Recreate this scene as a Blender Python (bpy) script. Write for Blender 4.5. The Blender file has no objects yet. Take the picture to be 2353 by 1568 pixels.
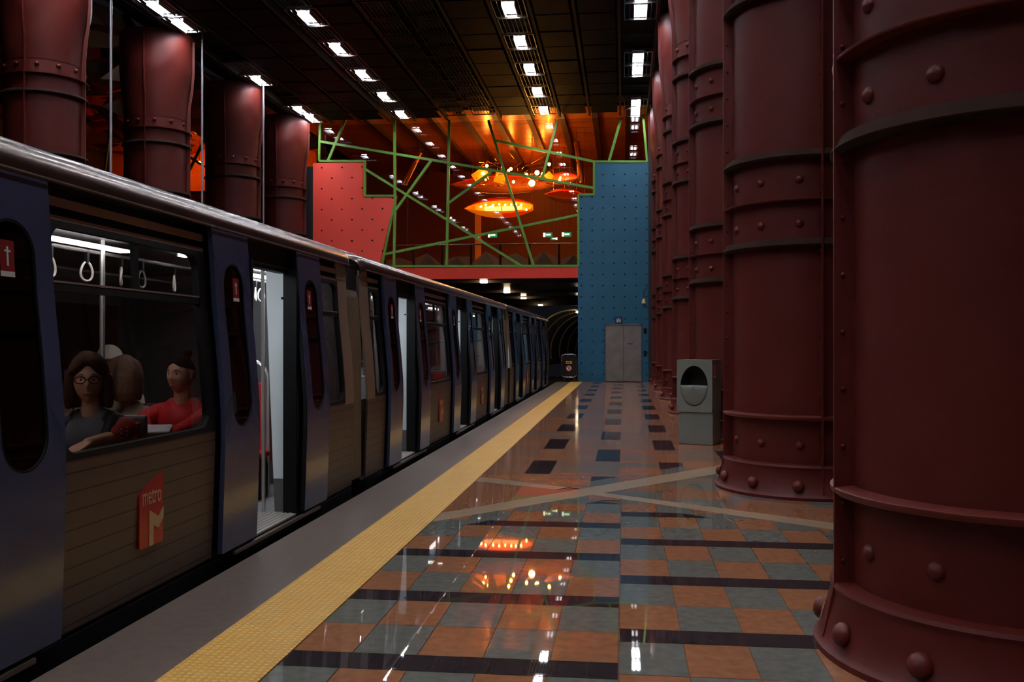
import bpy, bmesh, math, random
from mathutils import Vector, Matrix, noise
R = random.Random(7)
C = bpy.context.scene.collection
sc = bpy.context.scene
PI = math.pi
# ------------------------------------------------------------------ camera, world, exposure
F_PX, VX, VY, EYE = 2150.0, 1433.0, 790.0, 1.55
YAW = math.atan((VX - 1176.5) / F_PX)
PITCH = math.atan((VY - 784.0) / F_PX)
cam = bpy.data.cameras.new('camera'); cam.sensor_width = 36.0; cam.lens = 36.0 * F_PX / 2353.0
cam.clip_start = 0.05; cam.clip_end = 300
co = bpy.data.objects.new('camera', cam); C.objects.link(co)
co.location = (0, 0, EYE); co.rotation_euler = (PI / 2 + PITCH, 0, YAW)
sc.camera = co
w = bpy.data.worlds.new('world'); sc.world = w; w.use_nodes = True
w.node_tree.nodes['Background'].inputs[0].default_value = (0.004, 0.004, 0.006, 1)
w.node_tree.nodes['Background'].inputs[1].default_value = 1.0
sc.view_settings.view_transform = 'Standard'; sc.view_settings.look = 'None'
sc.view_settings.gamma = 1.0; sc.view_settings.exposure = 0.0; sc.view_settings.use_curve_mapping = False
TUBE_L = 105.0       # radiance of the ceiling tubes
CAR_L = 34.0         # radiance of the light strips inside the train
ORANGE_L = 40.0     # base radiance of the hanging orange lamps and the added fill bulbs

def ray(x, y):
    r = x - 1176.5
    return Vector((r * math.cos(YAW) - F_PX * math.sin(YAW), F_PX * math.cos(YAW) + r * math.sin(YAW), VY - y))
def onY(x, y, Y): d = ray(x, y); return Vector((0, 0, EYE)) + d * (Y / d.y)
def onX(x, y, X): d = ray(x, y); return Vector((0, 0, EYE)) + d * (X / d.x)

# ------------------------------------------------------------------ materials
def lin(c):
    f = lambda v: v / 12.92 if v <= 0.04045 else ((v + 0.055) / 1.055) ** 2.4
    return tuple(f(v / 255.0) for v in c) + (1.0,)
MATS = {}
def mat(name, rgb, rough=0.6, metal=0.0, var=0.15, scale=6.0, bump=0.0, coat=0.0, spec=0.5, emit=None, strength=0.0, bscale=None):
    if name in MATS: return MATS[name]
    m = bpy.data.materials.new(name); m.use_nodes = True; nt = m.node_tree; N = nt.nodes; L = nt.links
    b = N['Principled BSDF']; col = lin(rgb)
    tc = N.new('ShaderNodeTexCoord'); nz = N.new('ShaderNodeTexNoise'); nz.inputs['Scale'].default_value = scale; nz.inputs['Detail'].default_value = 6
    L.new(tc.outputs['Object'], nz.inputs['Vector'])
    mx = N.new('ShaderNodeMix'); mx.data_type = 'RGBA'; L.new(nz.outputs['Fac'], mx.inputs['Factor'])
    mx.inputs['A'].default_value = tuple(c * (1 - var) for c in col[:3]) + (1,); mx.inputs['B'].default_value = tuple(min(1, c * (1 + var)) for c in col[:3]) + (1,)
    L.new(mx.outputs['Result'], b.inputs['Base Color'])
    b.inputs['Roughness'].default_value = rough; b.inputs['Metallic'].default_value = metal
    b.inputs['Coat Weight'].default_value = coat; b.inputs['Coat Roughness'].default_value = 0.08
    b.inputs['Specular IOR Level'].default_value = spec
    if bump:
        bp = N.new('ShaderNodeBump'); bp.inputs['Strength'].default_value = bump; bp.inputs['Distance'].default_value = 0.01
        n2 = N.new('ShaderNodeTexNoise'); n2.inputs['Scale'].default_value = bscale or scale * 6; n2.inputs['Detail'].default_value = 4
        L.new(tc.outputs['Object'], n2.inputs['Vector']); L.new(n2.outputs['Fac'], bp.inputs['Height']); L.new(bp.outputs['Normal'], b.inputs['Normal'])
    if emit:
        b.inputs['Emission Color'].default_value = lin(emit); b.inputs['Emission Strength'].default_value = strength
    MATS[name] = m; return m
def glass(name, tint, rough=0.0, ior=1.5):
    if name in MATS: return MATS[name]
    m = bpy.data.materials.new(name); m.use_nodes = True; N = m.node_tree.nodes; L = m.node_tree.links
    N.remove(N['Principled BSDF']); out = N['Material Output']
    tr = N.new('ShaderNodeBsdfTransparent'); tr.inputs[0].default_value = (*tint, 1)
    gl = N.new('ShaderNodeBsdfGlossy'); gl.inputs['Roughness'].default_value = rough; gl.inputs[0].default_value = (1, 1, 1, 1)
    lw = N.new('ShaderNodeLayerWeight'); lw.inputs[0].default_value = .5
    pw = N.new('ShaderNodeMath'); pw.operation = 'POWER'; pw.inputs[1].default_value = 5; L.new(lw.outputs['Facing'], pw.inputs[0])
    fr = N.new('ShaderNodeMath'); fr.operation = 'MULTIPLY_ADD'; fr.inputs[1].default_value = .9; fr.inputs[2].default_value = .035; L.new(pw.outputs[0], fr.inputs[0])
    mx = N.new('ShaderNodeMixShader'); L.new(fr.outputs[0], mx.inputs[0]); L.new(tr.outputs[0], mx.inputs[1]); L.new(gl.outputs[0], mx.inputs[2])
    L.new(mx.outputs[0], out.inputs[0]); MATS[name] = m; return m
def emis(name, rgb, s):
    return mat(name, rgb, 0.5, emit=rgb, strength=s, var=0.02)

# ------------------------------------------------------------------ mesh builder
class MB:
    def __init__(s): s.v = []; s.f = []; s.m = []
    def add(s, vs, fs, mi=0):
        o = len(s.v); s.v += [tuple(v) for v in vs]; s.f += [tuple(i + o for i in f) for f in fs]; s.m += [mi] * len(fs); return s
    def box(s, x0, x1, y0, y1, z0, z1, mi=0, bev=0.0):
        if x0 > x1: x0, x1 = x1, x0
        if y0 > y1: y0, y1 = y1, y0
        if z0 > z1: z0, z1 = z1, z0
        if bev <= 0:
            vs = [(x, y, z) for z in (z0, z1) for y in (y0, y1) for x in (x0, x1)]
            return s.add(vs, [(0, 2, 3, 1), (4, 5, 7, 6), (0, 1, 5, 4), (2, 6, 7, 3), (0, 4, 6, 2), (1, 3, 7, 5)], mi)
        b = min(bev, (x1 - x0) * .49, (y1 - y0) * .49, (z1 - z0) * .49)
        bm = bmesh.new(); bmesh.ops.create_cube(bm, size=1)
        for v in bm.verts: v.co = Vector(((x0 + x1) / 2 + v.co.x * (x1 - x0), (y0 + y1) / 2 + v.co.y * (y1 - y0), (z0 + z1) / 2 + v.co.z * (z1 - z0)))
        bmesh.ops.bevel(bm, geom=bm.edges[:], offset=b, segments=2, affect='EDGES', profile=0.5)
        bm.verts.index_update()
        s.add([v.co[:] for v in bm.verts], [[v.index for v in f.verts] for f in bm.faces], mi); bm.free(); return s
    def obox(s, cx, cy, cz, sx, sy, sz, rz=0, mi=0, rx=0, ry=0):
        M = Matrix.Rotation(rz, 3, 'Z') @ Matrix.Rotation(rx, 3, 'X') @ Matrix.Rotation(ry, 3, 'Y')
        vs = [Vector((cx, cy, cz)) + M @ Vector((x * sx / 2, y * sy / 2, z * sz / 2)) for z in (-1, 1) for y in (-1, 1) for x in (-1, 1)]
        return s.add(vs, [(0, 2, 3, 1), (4, 5, 7, 6), (0, 1, 5, 4), (2, 6, 7, 3), (0, 4, 6, 2), (1, 3, 7, 5)], mi)
    def bar(s, a, b, wd, th, mi=0):
        a = Vector(a); b = Vector(b); d = (b - a).normalized(); up = Vector((0, 1, 0)) if abs(d.y) < .9 else Vector((0, 0, 1))
        u = d.cross(up).normalized() * wd / 2; v = up * th / 2
        vs = [p + i * u + j * v for p in (a, b) for j in (-1, 1) for i in (-1, 1)]
        return s.add(vs, [(0, 1, 3, 2), (4, 6, 7, 5), (0, 4, 5, 1), (2, 3, 7, 6), (0, 2, 6, 4), (1, 5, 7, 3)], mi)
    def tube(s, pts, r, n=8, mi=0, closed=False, cap=True):
        pts = [Vector(p) for p in pts]; k = len(pts); rr = r if isinstance(r, (list, tuple)) else [r] * k
        vs = []; pu = None
        for i, p in enumerate(pts):
            if closed: d = pts[(i + 1) % k] - pts[i - 1]
            else: d = pts[min(i + 1, k - 1)] - pts[max(i - 1, 0)]
            d = d.normalized() if d.length > 1e-9 else Vector((0, 0, 1))
            if pu is None:
                pu = d.cross(Vector((0, 0, 1))) if abs(d.z) < .9 else d.cross(Vector((1, 0, 0)))
            pu = (pu - d * pu.dot(d)).normalized(); q = d.cross(pu)
            vs += [p + (pu * math.cos(2 * PI * j / n) + q * math.sin(2 * PI * j / n)) * rr[i] for j in range(n)]
        fs = []
        for i in range(k if closed else k - 1):
            for j in range(n):
                a = i * n + j; b = i * n + (j + 1) % n; c = ((i + 1) % k) * n
                fs.append((a, b, c + (j + 1) % n, c + j))
        if cap and not closed: fs += [tuple(range(n))[::-1], tuple((k - 1) * n + j for j in range(n))]
        return s.add(vs, fs, mi)
    def lathe(s, prof, n=32, c=(0, 0, 0), mi=0, a0=0.0, a1=2 * PI, cap=False):
        full = abs(a1 - a0 - 2 * PI) < 1e-6; m = n if full else n + 1
        vs = [(c[0] + r * math.cos(a0 + (a1 - a0) * j / n), c[1] + r * math.sin(a0 + (a1 - a0) * j / n), c[2] + z) for r, z in prof for j in range(m)]
        fs = []
        for i in range(len(prof) - 1):
            for j in range(n):
                b = (j + 1) % m; fs.append((i * m + j, i * m + b, (i + 1) * m + b, (i + 1) * m + j))
        if cap and full: fs += [tuple(range(m))[::-1], tuple((len(prof) - 1) * m + j for j in range(m))]
        return s.add(vs, fs, mi)
    def sphere(s, c, r, n=12, k=8, mi=0):
        if not isinstance(r, (tuple, list)): r = (r, r, r)
        vs = [(c[0] + r[0] * math.sin(PI * i / k) * math.cos(2 * PI * j / n), c[1] + r[1] * math.sin(PI * i / k) * math.sin(2 * PI * j / n), c[2] + r[2] * math.cos(PI * i / k)) for i in range(k + 1) for j in range(n)]
        return s.add(vs, [(i * n + j, (i + 1) * n + j, (i + 1) * n + (j + 1) % n, i * n + (j + 1) % n) for i in range(k) for j in range(n)], mi)
    def prism(s, poly, axis, a, b, mi=0):
        def P(p, t): return {'x': (t, p[0], p[1]), 'y': (p[0], t, p[1]), 'z': (p[0], p[1], t)}[axis]
        n = len(poly); vs = [P(p, a) for p in poly] + [P(p, b) for p in poly]
        return s.add(vs, [tuple(range(n))[::-1], tuple(range(n, 2 * n))] + [(i, (i + 1) % n, n + (i + 1) % n, n + i) for i in range(n)], mi)
    def build(s, name, mats, parent=None, smooth=False, org=None, weld=False):
        if not isinstance(mats, (list, tuple)): mats = [mats]
        o0 = Vector(org) if org is not None else Vector((0, 0, 0))
        me = bpy.data.meshes.new(name); me.from_pydata([tuple(Vector(v) - o0) for v in s.v], [], s.f)
        for m in mats: me.materials.append(m)
        me.polygons.foreach_set('material_index', s.m); me.update()
        bm = bmesh.new(); bm.from_mesh(me)
        if weld: bmesh.ops.remove_doubles(bm, verts=bm.verts, dist=1e-5)
        bmesh.ops.recalc_face_normals(bm, faces=bm.faces)
        bm.to_mesh(me); bm.free()
        if smooth:
            me.polygons.foreach_set('use_smooth', [True] * len(me.polygons))
            try: me.set_sharp_from_angle(angle=math.radians(40))
            except Exception: pass
        o = bpy.data.objects.new(name, me); C.objects.link(o)
        if parent is not None: o.parent = parent
        elif org is not None: o.location = o0
        return o
def tag(o, label, cat, group=None):
    o['label'] = label; o['category'] = cat
    if group: o['group'] = group
    return o
def thing(name, label, cat, loc, group=None, rz=0):
    o = bpy.data.objects.new(name, None); C.objects.link(o); o.location = loc; o.rotation_euler = (0, 0, rz)
    o.empty_display_size = .2
    return tag(o, label, cat, group)
def struct(o): o['kind'] = 'structure'; return o
def dup(root, loc, label=None, group=None, rz=None):
    r = root.copy(); C.objects.link(r); r.location = loc
    if rz is not None: r.rotation_euler = (0, 0, rz)
    if label: r['label'] = label
    if group: r['group'] = group
    for ch in list(root.children):
        c = ch.copy(); C.objects.link(c); c.parent = r
        for g in list(ch.children):
            d = g.copy(); C.objects.link(d); d.parent = c
    return r
def text_mesh(txt, size, name, m, parent, M, bold=0.0):
    cu = bpy.data.curves.new(name, 'FONT'); cu.body = txt; cu.size = size; cu.align_x = 'CENTER'; cu.extrude = 0.0012; cu.offset = bold
    t = bpy.data.objects.new('tmp', cu); C.objects.link(t)
    dg = bpy.context.evaluated_depsgraph_get(); dg.update()
    me = bpy.data.meshes.new_from_object(t.evaluated_get(dg)); me.transform(M)
    bpy.data.objects.remove(t); bpy.data.curves.remove(cu)
    me.materials.clear(); me.materials.append(m)
    o = bpy.data.objects.new(name, me); C.objects.link(o); o.parent = parent; return o
ORD = ['first', 'second', 'third', 'fourth', 'fifth', 'sixth', 'seventh', 'eighth', 'ninth', 'tenth', 'eleventh', 'twelfth', 'thirteenth', 'fourteenth', 'fifteenth', 'sixteenth', 'seventeenth', 'eighteenth', 'nineteenth', 'twentieth', 'twenty-first', 'twenty-second', 'twenty-third', 'twenty-fourth', 'twenty-fifth', 'twenty-sixth', 'twenty-seventh', 'twenty-eighth', 'twenty-ninth', 'thirtieth', 'thirty-first', 'thirty-second', 'thirty-third']

# palette
M_red = mat('red_iron', (88, 28, 22), .5, spec=.28, var=.16, scale=1.6, bump=.12, bscale=60)
M_ring = mat('red_iron_ring', (98, 36, 29), .45, spec=.35, var=.2, scale=3)
M_dust = mat('dusty_flange', (54, 37, 31), .8, spec=.05, var=.3, scale=5)
M_black = mat('black_rubber', (9, 9, 10), .6, spec=.25, var=.1)
M_body = mat('train_beige', (150, 130, 112), .38, metal=.25, var=.12, scale=4)
M_roof = mat('train_roof_metal', (110, 97, 89), .22, metal=.75, var=.12, scale=3)
M_blue = mat('door_blue', (62, 74, 106), .2, metal=.15, var=.06, scale=5, coat=.3)
M_dark = mat('dark_paint', (22, 22, 26), .6)
M_steel = mat('brushed_steel', (190, 190, 190), .25, metal=1.0, var=.06, scale=20)
M_white = mat('white_panel', (225, 232, 232), .45, var=.03)
M_green = mat('green_frame', (92, 142, 44), .45, var=.1)
M_seat = mat('seat_red', (190, 30, 28), .6, var=.12, scale=30)
M_seatshell = mat('seat_shell', (120, 118, 118), .4)
G_car = glass('car_glass', (.50, .47, .45), ior=1.5)
G_leaf = glass('door_glass', (.12, .07, .07), ior=1.5)
G_wall = glass('wall_glass', (.80, .74, .68), ior=1.5)

# ------------------------------------------------------------------ floor with its stone inlay
TS = 1.185
def clip(poly, a, b, c):            # keep a*x+b*y+c >= 0
    out = []
    for i in range(len(poly)):
        p, q = poly[i], poly[(i + 1) % len(poly)]
        dp = a * p[0] + b * p[1] + c; dq = a * q[0] + b * q[1] + c
        if dp >= 0: out.append(p)
        if (dp >= 0) != (dq >= 0):
            t = dp / (dp - dq); out.append((p[0] + (q[0] - p[0]) * t, p[1] + (q[1] - p[1]) * t))
    return out
def line_ge(p, q):                  # half plane to the left of p->q
    a = -(q[1] - p[1]); b = q[0] - p[0]; return (a, b, -(a * p[0] + b * p[1]))
def neg(h): return tuple(-x for x in h)
fl = MB()
XL, XR, Y0, Y1, YE = -1.658, 6.0, -9.0, 13.0, 38.0
def put(poly, mi, halves=()):
    for h in halves: poly = clip(poly, *h) if len(poly) > 2 else []
    if len(poly) > 2:
        A = sum(poly[i][0] * poly[(i + 1) % len(poly)][1] - poly[(i + 1) % len(poly)][0] * poly[i][1] for i in range(len(poly)))
        if abs(A) > 1e-6: fl.add([(x, y, 0) for x, y in poly], [tuple(range(len(poly)))], mi)
G, O, D, B, S1, S2, GR, FO, FG, FD, FS = range(11)   # grey, orange, dark, beige, streaked, soft grey, grout
b1t = ((-1.67, 8.41), (1.19, 12.13)); b1b = ((-1.63, 8.03), (1.06, 11.31))
def shifted(l, d):
    (x0, y0), (x1, y1) = l; n = math.hypot(x1 - x0, y1 - y0); u = (-(y1 - y0) / n * d, (x1 - x0) / n * d)
    return ((x0 + u[0], y0 + u[1]), (x1 + u[0], y1 + u[1]))
H1t = line_ge(*b1t); H1b = line_ge(*b1b)
b2t = ((0.0, 9.62), (1.83, 8.345)); b2b = ((-0.145, 9.50), (1.766, 8.03))
H2t = line_ge(*b2t); H2b = line_ge(*b2b)
b3t = ((-1.70, 10.80), (-0.70, 10.16)); b3b = ((-1.70, 10.45), (-0.70, 9.93))
H3t = line_ge(*b3t); H3b = line_ge(*b3b)
big = [(XL, Y0), (XR, Y0), (XR, YE), (XL, YE)]
below1, above1 = neg(H1b), H1t; below2, above2 = neg(H2b), H2t; below3, above3 = neg(H3b), H3t
# beige arms of the cross
put(big, B, (H1b, neg(H1t), (-1, 0, 3.4)))
put(big, B, (H2b, neg(H2t), below1))
put(big, B, (H3b, neg(H3t), line_ge(*shifted(b1t, .17))))
# near checkerboard
def checker(xs, phase, left):
    k = -12
    while True:
        y0 = phase + k * TS; k += 1
        if y0 > 9.9: break
        if y0 < Y0: continue
        hs = (below1, below2)
        ws = [((y0, y0 + .225), D), ((y0 + .225, y0 + .705), 'a'), ((y0 + .705, y0 + TS), 'b')]
        for (ya, yb), kind in ws:
            if kind == D:
                put([(xs[0], ya), (xs[-1], ya), (xs[-1], yb), (xs[0], yb)], D, hs + (line_ge(*reversed(shifted(b1b, -.30))), line_ge(*reversed(shifted(b2b, -.25)))))
                put([(xs[0], ya), (xs[-1], ya), (xs[-1], yb), (xs[0], yb)], G, hs + (line_ge(*shifted(b1b, -.30)),))
                if not left: put([(xs[0], ya), (xs[-1], ya), (xs[-1], yb), (xs[0], yb)], G, hs + (line_ge(*shifted(b2b, -.25)), line_ge(*reversed(shifted(b1b, -.30)))))
            else:
                n = len(xs) - 1
                for i in range(n):
                    j = (n - 1 - i) if left else i
                    c = O if ((j % 2 == 0) == (kind == 'a')) else G
                    g = .0022
                    put([(xs[i] + g, ya + g), (xs[i + 1] - g, ya + g), (xs[i + 1] - g, yb - g), (xs[i] + g, yb - g)], c, hs)
checker([-1.658, -1.35, -1.02, -.69, -.357, -.028], 4.345, True)
checker([-.022 + .327 * i for i in range(19)], 4.90, False)
# side triangle of the cross (right) and left triangle: soft blobs of stone
for i in range(60):
    pass
def blobs(hs, x0, x1, y0, y1, seed):
    q = random.Random(seed); y = y0; i = 0
    while y < y1:
        dy = q.uniform(.22, .42); x = x0
        while x < x1:
            dx = q.uniform(.4, 1.0); c = q.choice([O, O, S2, G, S1])
            put([(x, y), (x + dx, y), (x + dx, y + dy), (x, y + dy)], c, hs); x += dx
        y += dy; i += 1
blobs((below1, above2), -.2, XR, 5.0, 13.2, 3)
blobs((neg(line_ge(*b1t)) if False else above1, below3), XL, -.3, 8.0, 11.0, 5)
# dark wedges near the cross
# far stripes with dark tiles
q = random.Random(11)
dark = []
for c, (xa, xb, ph) in enumerate([(-1.18, -.87, 11.03), (-.37, -.05, 9.6), (.45, .75, 11.03), (1.3, 1.6, 9.6), (2.1, 2.4, 11.03)]):
    k = 0
    while ph + 2.79 * k < 37.9: dark.append((xa, xb, ph + 2.79 * k, ph + 2.79 * k + 1.34)); k += 1
cols = [XL, -1.18, -.87, -.37, -.05, .45, .75, 1.3, 1.6, 2.1, 2.4, XR]
y = 9.0
zoneB = (line_ge(*shifted(b1t, .0)),)
while y < YE:
    y2 = min(y + TS * .118, YE)
    for i in range(len(cols) - 1):
        xa, xb = cols[i], cols[i + 1]; ym = (y + y2) / 2
        dk = any(abs(d[0] - xa) < .01 and d[2] <= ym < d[3] for d in dark)
        c = FD if dk else q.choice([FO, FO, FS, FS, FG])
        hs = (above1, above3) if xb < 3 else (above1,)
        if dk and ym < 13:
            put([(xa, y), (xb, y), (xb, y2), (xa, y2)], FD, hs + (line_ge(*shifted(b1t, .28)),)); put([(xa, y), (xb, y), (xb, y2), (xa, y2)], G, hs + (line_ge(*reversed(shifted(b1t, .28))),))
        else: put([(xa, y), (xb, y), (xb, y2), (xa, y2)], c, hs)
    y = y2
def stone(name, rgb, var=.38, rough=.016):
    m = mat(name, rgb, rough, var=var, scale=16, spec=.2)
    return m
M_floor = [stone('stone_grey', (106, 106, 98)), stone('stone_orange', (150, 100, 70)), stone('stone_dark', (52, 44, 46)), stone('stone_beige', (172, 146, 118), .15),
           stone('stone_streak', (132, 96, 76)), stone('stone_soft', (112, 106, 98)), stone('grout', (112, 86, 70)),
           stone('plank_orange', (168, 104, 70), .6, .11), stone('plank_grey', (116, 108, 100), .6, .11), stone('plank_dark', (52, 42, 46), .3, .07), stone('plank_brown', (134, 100, 82), .6, .11)]
fl.add([(XL, Y0, -.004), (XR, Y0, -.004), (XR, YE, -.004), (XL, YE, -.004)], [(0, 1, 2, 3)], GR)
fl.box(XL, XR, Y0, YE, -.6, -.05, GR)
fo = struct(fl.build('floor', M_floor))
# yellow tactile strip with raised dots
def yellow():
    m = bpy.data.materials.new('tactile_yellow'); m.use_nodes = True; N = m.node_tree.nodes; L = m.node_tree.links; b = N['Principled BSDF']
    tc = N.new('ShaderNodeTexCoord'); s = N.new('ShaderNodeVectorMath'); s.operation = 'SCALE'; s.inputs['Scale'].default_value = 1 / .0392; L.new(tc.outputs['Object'], s.inputs[0])
    fr = N.new('ShaderNodeVectorMath'); fr.operation = 'FRACTION'; L.new(s.outputs[0], fr.inputs[0])
    sb = N.new('ShaderNodeVectorMath'); sb.operation = 'SUBTRACT'; sb.inputs[1].default_value = (.5, .5, 0); L.new(fr.outputs[0], sb.inputs[0])
    ml = N.new('ShaderNodeVectorMath'); ml.operation = 'MULTIPLY'; ml.inputs[1].default_value = (1, 1, 0); L.new(sb.outputs[0], ml.inputs[0])
    ln = N.new('ShaderNodeVectorMath'); ln.operation = 'LENGTH'; L.new(ml.outputs[0], ln.inputs[0])
    mr = N.new('ShaderNodeMapRange'); mr.inputs[1].default_value = .22; mr.inputs[2].default_value = .42; mr.inputs[3].default_value = 1; mr.inputs[4].default_value = 0; L.new(ln.outputs['Value'], mr.inputs[0])
    bp = N.new('ShaderNodeBump'); bp.inputs['Strength'].default_value = .9; bp.inputs['Distance'].default_value = .006; L.new(mr.outputs[0], bp.inputs['Height']); L.new(bp.outputs[0], b.inputs['Normal'])
    nz = N.new('ShaderNodeTexNoise'); nz.inputs['Scale'].default_value = 3; nz.inputs['Detail'].default_value = 6; L.new(tc.outputs['Object'], nz.inputs['Vector'])
    cr = N.new('ShaderNodeMix'); cr.data_type = 'RGBA'; cr.inputs['A'].default_value = lin((240, 178, 70)); cr.inputs['B'].default_value = lin((252, 200, 100)); L.new(nz.outputs['Fac'], cr.inputs['Factor'])
    m2 = N.new('ShaderNodeMix'); m2.data_type = 'RGBA'; m2.blend_type = 'MULTIPLY'; m2.inputs['Factor'].default_value = 1
    c2 = N.new('ShaderNodeMapRange'); c2.inputs[3].default_value = .72; c2.inputs[4].default_value = 1; L.new(mr.outputs[0], c2.inputs[0]); L.new(cr.outputs['Result'], m2.inputs['A']); L.new(c2.outputs[0], m2.inputs['B'])
    L.new(m2.outputs['Result'], b.inputs['Base Color']); b.inputs['Roughness'].default_value = .45
    return m
t = MB(); t.box(-2.128, -1.66, Y0, 38, -.05, .006)
struct(t.build('trim_1', yellow()))
t = MB(); t.box(-2.70, -2.130, Y0, 38, -1.1, .0)
M_edge = mat('platform_granite', (98, 84, 75), .38, var=.35, scale=14, bump=.1, bscale=120)
struct(t.build('trim_2', M_edge))
M_conc = mat('track_concrete', (40, 38, 36), .9, var=.3, scale=2)
t = MB(); t.box(-9.6, -2.72, Y0, 75, -1.3, -1.1); struct(t.build('floor', M_conc))
t = MB(); t.box(-26, -9.62, Y0, 38, -1.1, 0); struct(t.build('floor', mat('far_platform', (100, 90, 80), .3)))
for X in (-3.35, -4.85, -7.35, -8.85):
    t = MB(); t.box(X - .035, X + .035, Y0, 72, -1.1, -.95)
    side = {-3.35: 'steel running rail under the train, nearest the platform edge', -4.85: 'steel running rail under the far side of the train', -7.35: 'near rail of the empty second track', -8.85: 'far rail of the empty second track'}[X]
    tag(t.build('rail', M_steel, org=(X, 0, -1.1)), side, 'rail')

# ------------------------------------------------------------------ ceiling
CEIL = 10.72
M_tile = mat('ceiling_tile', (15, 16, 28), .6, spec=.06, var=.35, scale=.8)
M_void = mat('ceiling_void', (18, 16, 20), .9)
M_beam = mat('ceiling_beam', (44, 24, 20), .7)
t = MB(); t.box(-14.4, 6, Y0, 38, 11.15, 11.3, 1)
PITCHY = 1.415
ks = range(int((Y0 - 25.34) / PITCHY), 9)
for k in ks:
    yc = 25.34 + PITCHY * k
    if yc > 37.6: continue
    for (a, b) in [(1.25, 2.35), (3.65, 4.62), (4.86, 5.86), (7.15, 7.6)]:
        for sgn in (-1, 1):
            x0, x1 = sorted((-6.1 + sgn * a, -6.1 + sgn * b))
            z = CEIL + R.uniform(0, .03)
            t.box(x0, x1, yc - .66, yc + .66, z, z + .03, 0)
for a in (1.12, 2.46, 3.53, 4.74, 5.97, 7.07):
    for sgn in (-1, 1):
        x = -6.1 + sgn * a; t.box(x - .04, x + .04, Y0, 38, CEIL + .05, CEIL + .28, 2)
for k in ks:
    yc = 25.34 + PITCHY * (k + .5); t.box(-14, 2, yc - .03, yc + .03, CEIL + .3, CEIL + .4, 2)
struct(t.build('ceiling', [M_tile, M_void, M_beam]))

# cages: frame + slats, lit ones with tubes and tray
M_cage = mat('cage_metal', (150, 150, 155), .3, metal=.9)
M_gr = mat('grille_metal', (96, 92, 88), .4, metal=.8)
M_tube = emis('fluorescent_tube', (248, 248, 255), TUBE_L)
M_tray = mat('lamp_tray', (200, 200, 205), .35, metal=.3)
def cage_mb(wd=.87, ln=1.28, nb=5, th=.012):
    m = MB(); x = wd / 2; y = ln / 2
    for s_ in (-1, 1):
        m.box(s_ * x - th, s_ * x + th, -y, y, -.02, .02); m.box(-x, x, s_ * y - th, s_ * y + th, -.02, .02)
    for i in range(nb):
        xx = -x + (i + 1) * wd / (nb + 1); m.box(xx - .006, xx + .006, -y, y, -.015, .015)
    return m
def make_lamp(loc):
    r = thing('ceiling_lamp', '', 'ceiling lamp', loc)
    cage_mb().build('cage', M_cage, r)
    tr = MB(); tr.box(-.17, .17, -.34, .60, .13, .15); tr.box(-.19, -.17, -.34, .60, -.05, .15); tr.box(.17, .19, -.34, .60, -.05, .15)
    tr.box(-.19, .19, -.36, -.34, .05, .15); tr.box(-.19, .19, .60, .62, .05, .15); tr.build('tray', M_tray, r)
    for s_ in (-.08, .08):
        u = MB(); u.tube([(s_, -.30, .085), (s_, .57, .085)], .042, 8); u.build('tube', M_tube, r, smooth=True)
    return r
def make_grille(loc, name='ceiling_grille'):
    r = thing(name, '', 'ceiling grille', loc)
    cage_mb(.85, 1.26, 6, .01).build('frame', M_gr, r)
    b_ = MB(); b_.box(-.36, .36, -.55, .55, .12, .14); b_.build('backing', M_void, r); return r
lamp0 = grille0 = None
def put_lamp(x, y, label, group):
    global lamp0
    if lamp0 is None: lamp0 = make_lamp((x, y, CEIL)); lamp0['label'] = label; lamp0['group'] = group
    else: dup(lamp0, (x, y, CEIL), label, group)
def put_grille(x, y, label, group):
    global grille0
    if grille0 is None: grille0 = make_grille((x, y, CEIL)); grille0['label'] = label; grille0['group'] = group
    else: dup(grille0, (x, y, CEIL), label, group)
for X, nm in ((-9.08 + .28, 'row over the far track'), (-3.1, 'row over the platform edge')):
    side = 'left' if X < -6 else 'right'
    n = 0
    for k in range(4, -11, -1):
        Y = 25.34 + 2.83 * k - (.1 if k == 4 else 0)
        put_lamp(X, Y, '%s lit ceiling lamp from the glass wall, row just %s of the grilles' % (ORD[n], side), 'lit lamps just %s of the grilles' % side)
        if k < 4: put_grille(X, Y + PITCHY, '%s unlit cage from the glass wall, lamp row just %s of the grilles' % (ORD[n - 1], side), 'unlit cages just %s of the black grilles' % side)
        n += 1
for X, c0, side in ((-12.58, 24.85, 'far left row above the left pillars'), (.465, 25.3, 'far right row above the right pillars')):
    n = 0
    for k in range(2, -6, -1):
        c = c0 + 5.7 * k - (.15 if X < -5 and k == 2 else 0)
        for s_ in (1, -1):
            Y = c + s_ * .70
            if X < -5 and k == 1 and s_ < 0:
                put_grille(X, Y, 'dark cage with its lamp out, beside a lit one, in the far left ceiling row', 'cages with lamp out'); continue
            put_lamp(X, Y, '%s lit ceiling lamp from the glass wall, %s' % (ORD[n], side), 'paired lamps in the ' + side); n += 1
for X, side in ((-6.68, 'left'), (-5.55, 'right')):
    n = 0
    for k in range(8, -3, -1):
        Y = 25.34 + PITCHY * k - .3
        if Y > 37.3: continue
        put_grille(X, Y, '%s black ceiling grille from the glass wall, %s one of the twin rows' % (ORD[n], side), 'twin rows of black ceiling grilles'); n += 1

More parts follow.
